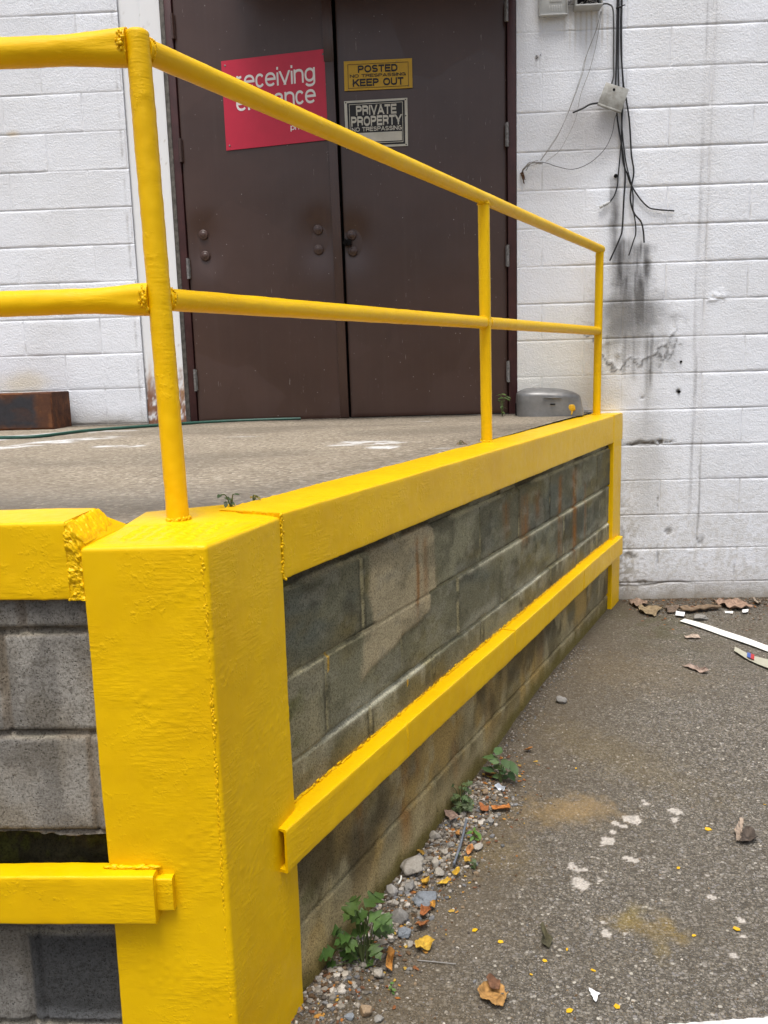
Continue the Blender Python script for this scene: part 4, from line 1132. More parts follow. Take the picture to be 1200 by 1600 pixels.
# grotesque letters as strokes: ('p', points) = ribbon, ('d', p, q) = slanted bar cut level; y 0..1 = cap height, x 0..1 = letter width
GL = {
 'A': (1.0, [('d', (.0, 0), (.5, 1)), ('d', (1., 0), (.5, 1)), ('p', [(.24, .27), (.76, .27)])]),
 'C': (.98, [('p', arc(.5, .5, .5, .5, 45, 315, 24))]),
 'D': (.95, [('p', [(0, 0), (0, 1), (.45, 1)] + arc(.45, .5, .55, .5, 88, -88, 16) + [(.45, 0), (0, 0)])]),
 'E': (.84, [('p', [(1, 1), (0, 1), (0, 0), (1, 0)]), ('p', [(0, .52), (.92, .52)])]),
 'G': (1.02, [('p', arc(.5, .5, .5, .5, 45, 330, 24)), ('p', [(.55, .46), (1, .46), (1, .04)])]),
 'I': (.0, [('p', [(.5, 0), (.5, 1)])]),
 'K': (.98, [('p', [(0, 0), (0, 1)]), ('d', (.14, .40), (.86, .97)), ('d', (.93, .03), (.42, .60))]),
 'N': (.92, [('p', [(0, 0), (0, 1)]), ('p', [(1, 0), (1, 1)]), ('d', (1., 0), (.0, 1))]),
 'O': (1.06, [('o', arc(.5, .5, .5, .5, 0, 360, 32))]),
 'P': (.88, [('p', [(0, 0), (0, 1), (.5, 1)] + arc(.5, .73, .5, .27, 88, -88, 12) + [(.5, .46), (0, .46)])]),
 'R': (.92, [('p', [(0, 0), (0, 1), (.5, 1)] + arc(.5, .74, .5, .26, 88, -88, 12) + [(.5, .48), (0, .48)]), ('p', [(.62, .46), (.90, .36), (.93, .12), (1, 0)])]),
 'S': (.90, [('p', arc(.5, .75, .46, .25, 20, 262, 18) + arc(.5, .25, .5, .25, 82, -160, 18))]),
 'T': (.86, [('p', [(0, 1), (1, 1)]), ('p', [(.5, 0), (.5, 1)])]),
 'U': (.92, [('p', [(0, 1), (0, .4)] + arc(.5, .36, .5, .36, 178, 362, 16) + [(1, .4), (1, 1)])]),
 'V': (.96, [('d', (.5, 0), (.0, 1)), ('d', (.5, 0), (1., 1))]),
 'Y': (.98, [('d', (.5, .40), (.0, 1)), ('d', (.5, .40), (1., 1)), ('p', [(.5, 0), (.5, .45)])]),
 'a': (.62, [('p', arc(.5, .50, .42, .22, 150, 20, 8) + [(.90, .1), (1, 0)]), ('p', [(.9, .42), (.5, .40)] + arc(.45, .20, .45, .20, 100, 300, 12) + [(.9, .2)])]),
 'c': (.50, [('p', arc(.5, .36, .52, .36, 36, 324, 20))]),
 'e': (.66, [('p', [(0, .38), (1, .38)] + arc(.5, .36, .5, .36, 8, 318, 22))]),
 'g': (.64, [('o', arc(.48, .37, .48, .35, 0, 360, 24)), ('p', [(1, .72), (1, .0)] + arc(.5, -.05, .5, .23, 0, -155, 10))]),
 'h': (.60, [('p', [(0, 0), (0, 1)]), ('p', [(0, .4)] + arc(.5, .44, .5, .28, 160, 4, 10) + [(1, .4), (1, 0)])]),
 'i': (.0, [('p', [(.5, 0), (.5, .66)]), ('p', [(.5, .985), (.5, 1.0)])]),
 'm': (1.0, [('p', [(0, 0), (0, .72)]), ('p', [(0, .4)] + arc(.25, .46, .25, .26, 160, 4, 8) + [(.5, .4), (.5, 0)]), ('p', [(.5, .4)] + arc(.75, .46, .25, .26, 160, 4, 8) + [(1, .4), (1, 0)])]),
 'n': (.60, [('p', [(0, 0), (0, .72)]), ('p', [(0, .4)] + arc(.5, .44, .5, .28, 160, 4, 10) + [(1, .4), (1, 0)])]),
 'p': (.64, [('o', arc(.52, .36, .48, .36, 0, 360, 24)), ('p', [(0, .72), (0, -.27)])]),
 'r': (.34, [('p', [(0, 0), (0, .72)]), ('p', [(0, .4)] + arc(.9, .42, .9, .29, 160, 90, 6))]),
 't': (.36, [('p', [(.45, .95), (.45, .12)] + arc(.85, .13, .40, .13, 185, 275, 5)), ('p', [(0, .70), (1, .70)])]),
 'v': (.64, [('d', (.5, 0), (.0, .72)), ('d', (.5, 0), (1., .72))]),
 'y': (.64, [('d', (.5, 0), (.0, .72)), ('d', (.40, -.27), (1., .72)), ('p', [(.1, -.25), (.42, -.25)])]),
 ' ': (.34, [])}
def text_mesh(body, w, h, wt, lo=0.0):
    """block letters fitted to w x h (h = cap height); wt = stroke weight as a share of h; lower left at the origin"""
    t = wt; gap = wt * .55; x = 0; V, F = [], []
    out = []
    for ch in body:
        cw, strokes = GL[ch]
        out.append((ch, x, cw)); x += cw + t + gap
    total = x - gap
    sx = w / total
    lay = 0
    for ch, x0, cw in out:
        for st in GL[ch][1]:
            # map glyph box to centre lines
            def mp(p): return Vector((x0 + t / 2 + p[0] * cw, t / 2 + p[1] * (1 - t)))
            if st[0] == 'd':
                p, q = mp(st[1]), mp(st[2])
                up_ = (q - p).normalized(); p = p - up_ * (t / 2 / max(.3, abs(up_.y))); q = q + up_ * (t / 2 / max(.3, abs(up_.y)))
                hx = t / 2 / max(.35, abs(up_.y)) * 1.0
                quad = [(p.x - hx, p.y), (p.x + hx, p.y), (q.x + hx, q.y), (q.x - hx, q.y)]
                n = len(V); V += [(a * sx, b * h, lay) for a, b in quad]; F.append((n, n + 1, n + 2, n + 3))
            else:
                P = [mp(p) for p in st[1]]; closed = st[0] == 'o'
                if closed: P = P[:-1]
                else:
                    P[0] = P[0] + (P[0] - P[1]).normalized() * (t / 2 if abs((P[0] - P[1]).x) < 1e-6 or abs((P[0] - P[1]).y) < 1e-6 else 0)
                    P[-1] = P[-1] + (P[-1] - P[-2]).normalized() * (t / 2 if abs((P[-1] - P[-2]).x) < 1e-6 or abs((P[-1] - P[-2]).y) < 1e-6 else 0)
                m = len(P); n = len(V)
                for i in range(m):
                    a = P[i - 1] if (i > 0 or closed) else None; b = P[(i + 1) % m] if (i < m - 1 or closed) else None
                    d1 = (P[i] - a).normalized() if a is not None else None; d2 = (b - P[i]).normalized() if b is not None else None
                    d = (d1 or d2) if (d1 is None or d2 is None) else (d1 + d2).normalized()
                    nn = Vector((-d.y, d.x)); k = 1
                    if d1 is not None and d2 is not None: k = 1 / max(.55, nn.dot(Vector((-d1.y, d1.x))))
                    for s_ in (1, -1):
                        q = P[i] + nn * (t / 2 * k * s_); V.append((q.x * sx, q.y * h, lay))
                for i in range(m if closed else m - 1):
                    a, b = n + 2 * i, n + 2 * ((i + 1) % m); F.append((a, a + 1, b + 1, b))
            lay += 1
    return V, F
class Sign:
    """a flat panel hung on the doors: corners given in wall coordinates (x, z)"""
    def __init__(s, name, corners, y, label, mat, th=.002, bulge=0, rnd_=0.004):
        tl_, tr_, br_, bl_ = [np.array(c) for c in corners]
        s.bl = bl_; s.ex = br_ - bl_; s.w = np.linalg.norm((s.ex + tr_ - tl_) / 2); s.ex = (s.ex + tr_ - tl_); s.ex /= np.linalg.norm(s.ex)
        s.ey = np.array((-s.ex[1], s.ex[0])); s.h = (np.linalg.norm(tl_ - bl_) + np.linalg.norm(tr_ - br_)) / 2
        s.q4 = (bl_, br_, tr_, tl_); s.y = y; c = (tl_ + br_) / 2; s.bulge = bulge; s.seed = c[0]
        s.root = thing(name, (c[0], y, bl_[1]), label, 'sign')
        n, m = 26, 18
        V, F = [], []
        for side_ in (0, 1):
            for j in range(m + 1):
                for i in range(n + 1):
                    a_, b_ = i / n * s.w, j / m * s.h
                    # rounded corners
                    V.append(s.pt(a_, b_, side_ * -th))
        k = (n + 1) * (m + 1)
        for j in range(m):
            for i in range(n):
                q = j * (n + 1) + i
                F.append((q + k, q + k + 1, q + k + n + 2, q + k + n + 1)); F.append((q, q + n + 1, q + n + 2, q + 1))
        rim = [i for i in range(n + 1)] + [(j + 1) * (n + 1) - 1 for j in range(1, m + 1)] + [m * (n + 1) + i for i in range(n - 1, -1, -1)] + [j * (n + 1) for j in range(m - 1, 0, -1)]
        for a_, b_ in zip(rim, rim[1:] + rim[:1]): F.append((a_, b_, b_ + k, a_ + k))
        me = mesh_of('panel', V, F); fixnormals(me); sharp(me)
        s.panel = link('panel', me, mat, s.root)
    def pt(s, a_, b_, out=0):
        u, v = a_ / s.w, b_ / s.h; q = s.q4
        p = q[0] * (1 - u) * (1 - v) + q[1] * u * (1 - v) + q[2] * u * v + q[3] * (1 - u) * v
        bl_ = s.bulge * (mnoise.noise(Vector((a_ * 6 + s.seed * 9, b_ * 6, 0))) + .5)
        return (p[0], s.y - abs(bl_) + out, p[1])
    def flat(s, v, f, mat, name, out, parent=None):
        me = mesh_of(name, [s.pt(q[0], q[1], -out - (.00003 * (q[2] % 7) if len(q) > 2 else 0)) for q in v], f, False)
        bm = bmesh.new(); bm.from_mesh(me)
        for fa in bm.faces:
            if fa.normal.y > 0: fa.normal_flip()
        bm.to_mesh(me); bm.free()
        return link(name, me, mat, parent or s.root)
    def text(s, lines, mat, out=.0032):
        V, F = [], []
        for (body, x0, y0, w, h, bold) in lines:
            v, f = text_mesh(body, w * s.w, h * s.h, bold)
            n = len(V); V += [(p[0] + x0 * s.w, p[1] + y0 * s.h, p[2]) for p in v]; F += [[i + n for i in q] for q in f]
        return s.flat(V, F, mat, 'lettering', out)
    def rect(s, x0, x1, y0, y1, mat, name, out, t=0):
        """filled rectangle, or a frame of line width t (metres)"""
        x0, x1, y0, y1 = x0 * s.w, x1 * s.w, y0 * s.h, y1 * s.h
        V, F = [], []
        def q(a_, b_, c_, d_):
            nx = 12; ny = 8
            n = len(V)
            for j in range(ny + 1):
                for i in range(nx + 1): V.append((a_ + (b_ - a_) * i / nx, c_ + (d_ - c_) * j / ny))
            for j in range(ny):
                for i in range(nx):
                    k = n + j * (nx + 1) + i; F.append((k, k + 1, k + nx + 2, k + nx + 1))
        if t: q(x0, x1, y0, y0 + t); q(x0, x1, y1 - t, y1); q(x0, x0 + t, y0 + t, y1 - t); q(x1 - t, x1, y0 + t, y1 - t)
        else: q(x0, x1, y0, y1)
        return s.flat(V, F, mat, name, out)
    def rivets(s, pts, r_, mat=None):
        for a_, b_ in pts:
            p = s.pt(a_ * s.w, b_ * s.h, -.002)
            v = []; f = []
            for i, (q, h) in enumerate(((r_, 0), (r_ * .9, .0016), (r_ * .5, .0028), (.0001, .003))):
                for k in range(12): v.append((p[0] + q * math.cos(k * math.pi / 6), p[1] - h, p[2] + q * math.sin(k * math.pi / 6)))
            for i in range(3):
                for k in range(12): f.append((i * 12 + k, (i + 1) * 12 + k, (i + 1) * 12 + (k + 1) % 12, i * 12 + (k + 1) % 12))
            me = mesh_of('screw', v, f); fixnormals(me)
            link('screw', me, mat or HINGE, s.root)
s1 = Sign('receiving_sign', [(-1.0653, 3.1570), (-0.4783, 3.1963), (-0.4808, 2.7291), (-1.0633, 2.6936)], DWALL + .001, 'red receiving entrance sign with white lower case letters screwed to the left door', REDS, .002, .0008)
s1.text([('receiving', .135, .660, .740, .205, .135), ('entrance', .120, .425, .755, .205, .135)], WHITES)
s1.text([('pharmacy', .625, .150, .335, .066, .16), ('CVS', .735, .205, .20, .062, .30)], WHITES)
hv = [(0, 0), (-.5, .55), (-.5, .85), (-.25, 1), (0, .8), (.25, 1), (.5, .85), (.5, .55)]
s1.flat([((.672 + q[0] * .10) * s1.w, (.232 + q[1] * .095) * s1.h) for q in hv], [tuple(range(8))], WHITES, 'emblem', .0032)
s1.rivets([(.035, .945), (.955, .945), (.035, .05), (.955, .05)], .0055)
s2 = Sign('no_trespassing_sign', [(-0.3941, 3.1334), (-0.0220, 3.1339), (-0.0220, 2.9828), (-0.3954, 2.9817)], DWALL + .019, 'yellow posted keep out sign with black letters on the right door', YELS, .0015, .0022)
s2.text([('POSTED', .205, .585, .580, .250, .235), ('NO TRESPASSING', .085, .430, .82, .108, .19), ('KEEP OUT', .125, .125, .745, .255, .235)], BLKS)
s2.rect(.055, .945, .07, .885, BLKS, 'border', .0030, .0022)
s2.rivets([(.06, .03), (.945, .06), (.775, .90)], .003)
s3 = Sign('private_property_sign', [(-0.4001, 2.9291), (-0.0519, 2.9330), (-0.0540, 2.6840), (-0.3970, 2.6821)], DWALL + .019, 'black and cream private property sign below the yellow posted sign', CREAM, .0022, .0010)
s3.rect(.045, .955, .045, .955, BLKS, 'black_field', .0032)
s3.rect(.075, .925, .085, .925, CREAM, 'border', .0042, .0028)
s3.rect(.095, .905, .12, .315, CREAM, 'blank_box', .0044)
s3.text([('PRIVATE', .185, .685, .640, .205, .235), ('PROPERTY', .100, .455, .800, .210, .235), ('NO TRESPASSING', .105, .345, .800, .090, .20)], CREAM, .0046)
s3.rivets([(.025, .965), (.97, .965), (.03, .04), (.97, .03), (.97, .63)], .0035, DARK)

# ================================================================== UTILITY BOX
ub = thing('utility_box', (.80, DWALL, 3.36), 'grey telephone utility box hanging open at the top of the wall', 'utility box')
bx0, bx1 = (0.8404, 3.3174)[0], (0.9825, 3.3111)[0]
bz = (0.9082, 3.3080)[1] + .012
w = MB()
w.box(bx0, bx1, DWALL - .012, DWALL - .004, bz, bz + .34)                 # back
w.box(bx0, bx1, DWALL - .085, DWALL - .012, bz, bz + .008)                # bottom
w.box(bx0, bx0 + .006, DWALL - .085, DWALL - .012, bz + .008, bz + .34)
w.box(bx1 - .006, bx1, DWALL - .085, DWALL - .012, bz + .008, bz + .34)
w.box(bx0 + .006, bx1 - .006, DWALL - .085, DWALL - .012, bz + .332, bz + .34)
link('case', w.mesh('case', bevel=.002), UTIL, ub)
w = MB(); w.box(bx0 + .007, bx1 - .007, DWALL - .0135, DWALL - .0121, bz + .009, bz + .33)
link('dark_backing', w.mesh('backing'), DARK, ub)
lx0, lx1 = (0.6557, 3.3256)[0], (0.8066, 3.3189)[0]
lz = (0.7287, 3.2875)[1] + .006
w = MB()
w.box(lx0, lx1, DWALL - .030, DWALL - .022, lz, lz + .34)
w.box(lx0, lx1, DWALL - .048, DWALL - .030, lz, lz + .008); w.box(lx0, lx1, DWALL - .048, DWALL - .030, lz + .332, lz + .34)
w.box(lx0, lx0 + .006, DWALL - .048, DWALL - .030, lz + .008, lz + .332); w.box(lx1 - .006, lx1, DWALL - .048, DWALL - .030, lz + .008, lz + .332)
lid = link('lid', w.mesh('lid', bevel=.0025), UTIL, ub)
w = MB()
for i in range(6): w.box(lx0 + .055 + .0125 * i, lx0 + .0595 + .0125 * i, DWALL - .033, DWALL - .0303, lz + .025, lz + .055)
w.box(lx0 + .050, lx0 + .095, DWALL - .033, DWALL - .0303, lz + .115, lz + .135)
w.box(lx0 + .058, lx0 + .12, DWALL - .033, DWALL - .0303, lz + .07, lz + .098)
link('vent_ribs', w.mesh('ribs', bevel=.001), UTIL, lid)
w = MB(); w.box(lx0 + .045, lx0 + .090, DWALL - .0335, DWALL - .0303, lz + .119, lz + .145); link('paper_label', w.mesh('lab'), PAPER, lid)
w = MB(); w.tube([(lx0 + .012, DWALL - .034, lz + .095), (lx0 + .012, DWALL - .034, lz + .115)], .003, 8); link('lid_catch', w.mesh('catch'), DARK, lid)
w = MB(); w.box(lx1 - .001, bx0 + .001, DWALL - .030, DWALL - .020, lz + .055, lz + .085); w.box(lx1 - .001, bx0 + .001, DWALL - .030, DWALL - .020, lz + .10, lz + .12)
for zz in (.07, .11): w.tube([(lx1 + .012, DWALL - .032, lz + zz), (lx1 + .012, DWALL - .026, lz + zz)], .006, 8)
link('hinge_strap', w.mesh('strap', bevel=.001), HINGE, ub)
wr = random.Random(5); wv = MB(); wl2 = MB(); wg = MB()
for i in range(70):
    c = Vector((bx0 + .02 + (bx1 - bx0 - .04) * wr.random(), DWALL - .025 - .045 * wr.random(), bz + .02 + .30 * wr.random() ** 1.3))
    pts = [c + Vector((wr.gauss(0, .028), wr.gauss(0, .010), wr.gauss(0, .028))) for _ in range(4)]
    pts = [Vector((min(bx1 - .012, max(bx0 + .012, p.x)), min(DWALL - .016, max(DWALL - .078, p.y)), max(bz + .012, p.z))) for p in pts]
    (wv if i % 3 == 0 else wl2 if i % 3 == 1 else wg).tube(smooth_path(pts, 5), .0016, 5)
link('wire_tangle', wv.mesh('tangle1', True), THIN, ub); link('wire_tangle', wl2.mesh('tangle2', True), BLACK, ub); link('wire_tangle', wg.mesh('tangle3', True), CAULK, ub)

# ================================================================== HANGING COVER PLATE AND CABLES
cp_ = [(1.0110, 2.9488), (1.1328, 2.9088), (1.0954, 2.7991), (0.9698, 2.8466)]
hp = thing('junction_cover', (sum(q[0] for q in cp_) / 4, DWALL - .05, cp_[2][1]), 'tilted galvanised cover plate hanging among the black cables', 'electrical cover')
cq = [Vector((q[0], DWALL - .052, q[1])) for q in cp_]
w = MB()
bk = [q + Vector((0, .016, 0)) for q in cq]
w.add(cq + bk, [(0, 1, 2, 3), (7, 6, 5, 4), (0, 4, 5, 1), (1, 5, 6, 2), (2, 6, 7, 3), (3, 7, 4, 0)])
pl_ = link('plate', w.mesh('plate', bevel=.002), GALV, hp)
ed = (cq[2] - cq[3]).normalized(); dn = Vector((ed.z, 0, -ed.x)) * -1
if dn.z > 0: dn = -dn
w = MB(); a_, b_ = cq[3] + Vector((0, -.003, 0)), cq[2] + Vector((0, -.003, 0))
w.add([a_, b_, b_ + dn * .011, a_ + dn * .011] + [q + Vector((0, .014, 0)) for q in (a_, b_, b_ + dn * .011, a_ + dn * .011)], [(0, 1, 2, 3), (7, 6, 5, 4), (0, 4, 5, 1), (1, 5, 6, 2), (2, 6, 7, 3), (3, 7, 4, 0)])
link('folded_lip', w.mesh('lip', bevel=.002), GALV, hp)
hc = cq[0].lerp(cq[1], .42) + (cq[3] - cq[0]) * .22
v, f = tube_vf([hc + Vector((0, -.0012, 0)), hc + Vector((0, .003, 0))], .0072, 14); me = mesh_of('hole', v, f, False); link('knockout_hole', me, DARK, hp)

def cable(pts, r_, mat, label, y=.014, group='cables hanging on the white wall', name='cable', n=7, ys=None):
    P = []
    for i, q in enumerate(pts):
        yy = ys[i] if ys else y
        P.append((q[0], DWALL - yy, q[1]))
    return tag(tube(name, smooth_path(P, n), r_, mat, None, 8), label, 'cable', group)
Z0 = 3.62
def up(p, q=None): return [(p[0], Z0)] + [p]
c1 = cable([(0.9721, 3.3304), (0.9989, 3.3465), (1.0259, 3.3438), (1.0481, 3.3176), (1.0534, 3.2130), (1.0552, 3.0533), (1.0568, 2.9889), (1.0439, 2.9378)], .0042, GREYC, 'grey looped cable from the utility box down to the cover plate', .02)
cable(up((1.0707, 3.3637)) + [(1.0708, 3.1805), (1.0701, 3.0527), (1.0677, 2.9238)], .0044, BLACK, 'black cable at the left of the taped bundle, ending behind the cover plate', .018)
cable(up((1.0801, 3.3633)) + [(1.0803, 3.1801), (1.0822, 3.0201), (1.0904, 2.8905), (1.1020, 2.8119), (1.1069, 2.7266), (1.1077, 2.6343), (1.1168, 2.5444), (1.1386, 2.4870), (1.1604, 2.4293), (1.2105, 2.3536), (1.2602, 2.3053), (1.3092, 2.2927), (1.3980, 2.2827)], .0040, BLACK, 'black cable curling out to the right at its end', .013)
cable(up((1.0915, 3.3628)) + [(1.0906, 3.2114), (1.0971, 3.0676), (1.1121, 2.9220), (1.1236, 2.8729), (1.1442, 2.7530), (1.1575, 2.5894), (1.1724, 2.4924), (1.1607, 2.4159), (1.1575, 2.3420), (1.1793, 2.2754), (1.2165, 2.2300), (1.2305, 2.1778), (1.2363, 2.1185)], .0046, BLACK, 'longest black cable, right of the cover plate, with an s bend above its end', .022)
cable(up((1.0962, 3.3626)) + [(1.0960, 3.2111), (1.1020, 3.0192), (1.1110, 2.8896), (1.1071, 2.7921), (1.1029, 2.6543), (1.0968, 2.5618), (1.0895, 2.4754), (1.0862, 2.4253), (1.0709, 2.3755), (1.0484, 2.3426)], .0036, BLACK, 'dark cable with a grey plug at its end', .017)
q1, q2 = (1.0477, 2.3420), (0.9915, 2.3142)
pa, pb = Vector((q1[0], DWALL - .017, q1[1])), Vector((q2[0], DWALL - .019, q2[1]))
v, f = tube_vf([pa.lerp(pb, t) for t in (0, .15, .3, .62, .66, .74, .78, 1)], [.004, .0065, .0095, .0095, .006, .006, .0085, .0085], 10)
me = mesh_of('plug', v, f); sharp(me)
link('plug', me, UTIL, bpy.data.objects['cable.004'] if 'cable.004' in bpy.data.objects else None)
cable([(1.0765, 2.7998), (1.0824, 2.7538), (1.0937, 2.6909), (1.1126, 2.5911), (1.1267, 2.4741), (1.1216, 2.3433), (1.1157, 2.1978), (1.1025, 2.1453), (1.0505, 2.0286)], .0046, BLACK, 'black cable bending down to the left at its end beside the end post', .02)
cable([(1.1054, 2.7102), (1.1193, 2.6008), (1.1345, 2.5205), (1.1606, 2.4226), (1.1707, 2.3651), (1.1716, 2.2976), (1.1838, 2.2396), (1.1890, 2.1714), (1.1745, 2.1206), (1.1533, 2.0527)], .0036, BLACK, 'black cable with a white strand showing, hanging between two longer ones', .024)
cable([(0.9780, 2.8495), (0.9266, 2.8395), (0.8889, 2.8205), (0.8340, 2.8001)], .0050, BLACK, 'short black cable stub sticking out left of the cover plate', n=8, ys=[.04, .055, .06, .062])
w = MB(); q = (1.0800, 3.3256)
for k in range(2): w.tube([(q[0] - .016, DWALL - .020 - .006 * k, q[1] - .004), (q[0] + .016, DWALL - .022 - .006 * k, q[1] + .004)], .004, 8)
w.tube([(q[0] + .014, DWALL - .030, q[1] + .004), (q[0] + .030, DWALL - .034, q[1] + .007)], .0028, 6)
tag(link('cable_tie', w.mesh('tie', True), BLACK, None), 'black tie wrapped round the cable bundle near the top', 'cable tie')
TG = 'thin loose wires on the white wall'
cable([(0.9825, 3.3079), (0.9599, 3.2171), (0.9136, 3.1043), (0.8873, 2.9960), (0.8269, 2.8360), (0.7713, 2.7178), (0.7188, 2.6411), (0.6650, 2.5683)], .0014, THIN, 'leftmost thin grey wire from the utility box to the hole by the door', .03, TG, 'thin_wire')
cable([(0.9859, 3.3077), (0.9501, 3.1921), (0.9020, 3.0727), (0.8806, 2.9898), (0.8234, 2.8329), (0.7723, 2.7151), (0.7241, 2.6409), (0.6685, 2.5698)], .0013, THIN, 'thin grey wire twisted beside the leftmost one', .024, TG, 'thin_wire')
cable([(0.9879, 3.3108), (0.9639, 3.1660), (0.9314, 3.0328), (0.8814, 2.8990), (0.8616, 2.8019), (0.8447, 2.7501), (0.8089, 2.6806), (0.7641, 2.6111), (0.6964, 2.5637)], .0013, THIN, 'thin grey wire sagging right of the other two from the utility box', .03, TG, 'thin_wire')
cable([(1.0749, 2.7934), (1.0650, 2.7643), (1.0523, 2.6925), (1.0120, 2.6148), (0.9366, 2.5499), (0.8464, 2.5193), (0.7645, 2.5344), (0.6895, 2.5593), (0.6197, 2.5583), (0.5882, 2.5210)], .0018, GREYC, 'thin dark wire looping from under the cover plate to the hole by the door', .02, TG, 'thin_wire')
fr = thing('frayed_wire_end', ((0.5742, 2.5081)[0], DWALL, (0.5742, 2.5081)[1]), 'frayed bundle of brown wire ends at a hole near the door frame', 'wires')
w1, w2 = MB(), MB()
h0 = (0.5672, 2.5118)
for i in range(7):
    a_ = Vector((h0[0], DWALL + .002, h0[1])); b0 = (0.6162, 2.5568)
    w1.tube(smooth_path([a_, a_ + Vector((.012 + wr.gauss(0, .004), -.03, .02)), Vector((b0[0] + wr.gauss(0, .008), DWALL - .03, b0[1] + wr.gauss(0, .006))), Vector((b0[0] + .06 + wr.gauss(0, .02), DWALL - .024, b0[1] + wr.gauss(0, .006)))], 5), .0017, 5)
for i in range(14):
    a_ = Vector((h0[0] + wr.gauss(0, .006), DWALL + .001, h0[1] + wr.gauss(0, .005)))
    w2.tube(smooth_path([a_, a_ + Vector((.002, -.022, -.01)), a_ + Vector((.012 + wr.gauss(0, .006), -.018, -.036 + wr.gauss(0, .010)))], 4), .0020, 5)
link('wire_bundle', w1.mesh('wb', True), THIN, fr); link('frayed_strands', w2.mesh('fs', True), BROWNW, fr)
def hook(p, label):
    w = MB(); x, z = p
    w.tube(smooth_path([(x, DWALL + .004, z + .01), (x, DWALL - .02, z + .008), (x + .004, DWALL - .03, z - .004), (x - .004, DWALL - .028, z - .012)], 5), .0030, 6)
    w.tube([(x + .02, DWALL + .004, z + .012), (x + .021, DWALL - .014, z + .014)], .0022, 6)
    tag(link('wall_hook', w.mesh('hook', True), HINGE), label, 'hook')
hook((0.6473, 3.0996), 'small bent metal hook in the wall below the utility box lid')
def plugs(p, r_, label):
    v, f = tube_vf([(p[0], DWALL + .006, p[1]), (p[0], DWALL - .005, p[1])], r_, 10)
    me = mesh_of('anchor', v, f); sharp(me)
    tag(link('wall_anchor', me, DARK), label, 'wall anchor')
plugs((1.4608, 1.4650), .0062, 'dark wall anchor in the white wall, upper of two right of the dock')
plugs((1.4547, 1.2964), .0080, 'dark wall anchor in the white wall, lower of two right of the dock')
plugs((1.0798, 2.4792), .0105, 'rusty bolt stub in the wall above the left soot drip')

# ================================================================== THINGS ON THE DECK
DZ = lambda x, y: 1.178 + .017 * float(sst(2, 5, np.array(y)))
sb = thing('rusty_steel_box', (-2.35, 4.9, DZ(0, 4.8)), 'rusty open steel channel lying against the wall at the left', 'steel channel')
zz = DZ(0, 4.8) - .002
prof = roundpoly([(0, 0), (.245, 0), (.245, .205), (0, .205)], .010, 4, .03)
v, f = sweep_vf(prof, lambda t: (Vector((t, 4.775, zz)), Vector((0, 1, 0)), UP), np.linspace(-3.0, -2.052, 40))
me = mesh_of('beam', v, f); fixnormals(me); roughen(me, [(.0015, 20, 1)], 3); sharp(me)
link('body', me, RUST, sb)
X, Z = np.meshgrid(np.linspace(-2.99, -2.06, 120), np.linspace(zz + .012, zz + .198, 34))
n_ = fbm(X * 14, Z * 14, 211); e_ = np.minimum(np.minimum(-2.145 - X, Z - zz - .012), zz + .195 - Z)
c = np.zeros(X.shape + (3,)) + np.array((.085, .032, .014))
c = mixc(c, (.16, .06, .02), sst(.5, .75, fbm(X * 30, Z * 30, 212)))
c = mixc(c, (.024, .027, .034), sst(-.012, .035, e_ + .07 * (n_ - .45)) * .95)
c = mixc(c, (.06, .028, .018), sst(.52, .72, fbm(X * 9, Z * 20, 213)) * .6)
link('web_face', grid_mesh('web', np.stack([X, 4.7742 - .002 * fbm(X * 20, Z * 20, 214), Z], -1), c), mat_col('scaly steel', .6, .4, .4, 50, .002), sb)
hs = [(*q, DZ(*q) + .008) for q in ((-2.4980, 4.2492), (-2.2777, 4.2047), (-2.0628, 4.1612), (-1.8806, 4.1810), (-1.7663, 4.4590), (-1.5919, 4.6421), (-1.4520, 4.7584), (-1.3055, 4.8801), (-1.1087, 4.9805), (-0.8930, 5.0181), (-0.7079, 5.0239))]
tag(tube('garden_hose', smooth_path(hs, 8), .0085, HOSE, None, 8), 'thin green hose snaking across the deck towards the doors', 'hose')

lc = Vector((.695, 4.865, DZ(0, 4.86)))
lamp = thing('lamp_cover', lc, 'dented grey metal lamp cover upside down on the deck beside the end post', 'lamp cover')
n_, m_ = 48, 22
V, F = [], []
for j in range(m_ + 1):
    t_ = j / m_
    # profile: steep side up to a shoulder, then a shallow dome
    if t_ < .5: r_ = 1 - .05 * (t_ / .5) ** 1.5; h = .105 * t_ / .5
    else:
        a_ = (t_ - .5) / .5 * math.pi / 2; r_ = .95 * (.12 + .88 * math.cos(a_)) if j < m_ else 0; h = .105 + .046 * math.sin(a_)
    for i in range(n_):
        an = 2 * math.pi * i / n_
        ca, sa_ = math.cos(an), math.sin(an)
        ex_ = 2.8
        q = (abs(ca) ** ex_ + abs(sa_) ** ex_) ** (-1 / ex_)
        V.append((lc.x + q * ca * .182 * r_ - .012 * (h / .16) * 1.2, lc.y + q * sa_ * .120 * r_, lc.z + h * (1 - .10 * ca * r_)))
for j in range(m_):
    for i in range(n_): F.append((j * n_ + i, j * n_ + (i + 1) % n_, (j + 1) * n_ + (i + 1) % n_, (j + 1) * n_ + i))
me = mesh_of('shell', V, F); fixnormals(me); roughen(me, [(.004, 9, 1), (.0012, 40, 1)], 4)
shell = link('shell', me, LAMP, lamp)
def lamp_pt(an, h, out=.001):
    ca, sa_ = math.cos(an), math.sin(an); q = (abs(ca) ** 2.8 + abs(sa_) ** 2.8) ** (-1 / 2.8)
    return Vector((lc.x + q * ca * .182 * .985 - .009 * h / .105, lc.y + q * sa_ * .120 * .985 - out, lc.z + h * (1 - .1 * ca)))
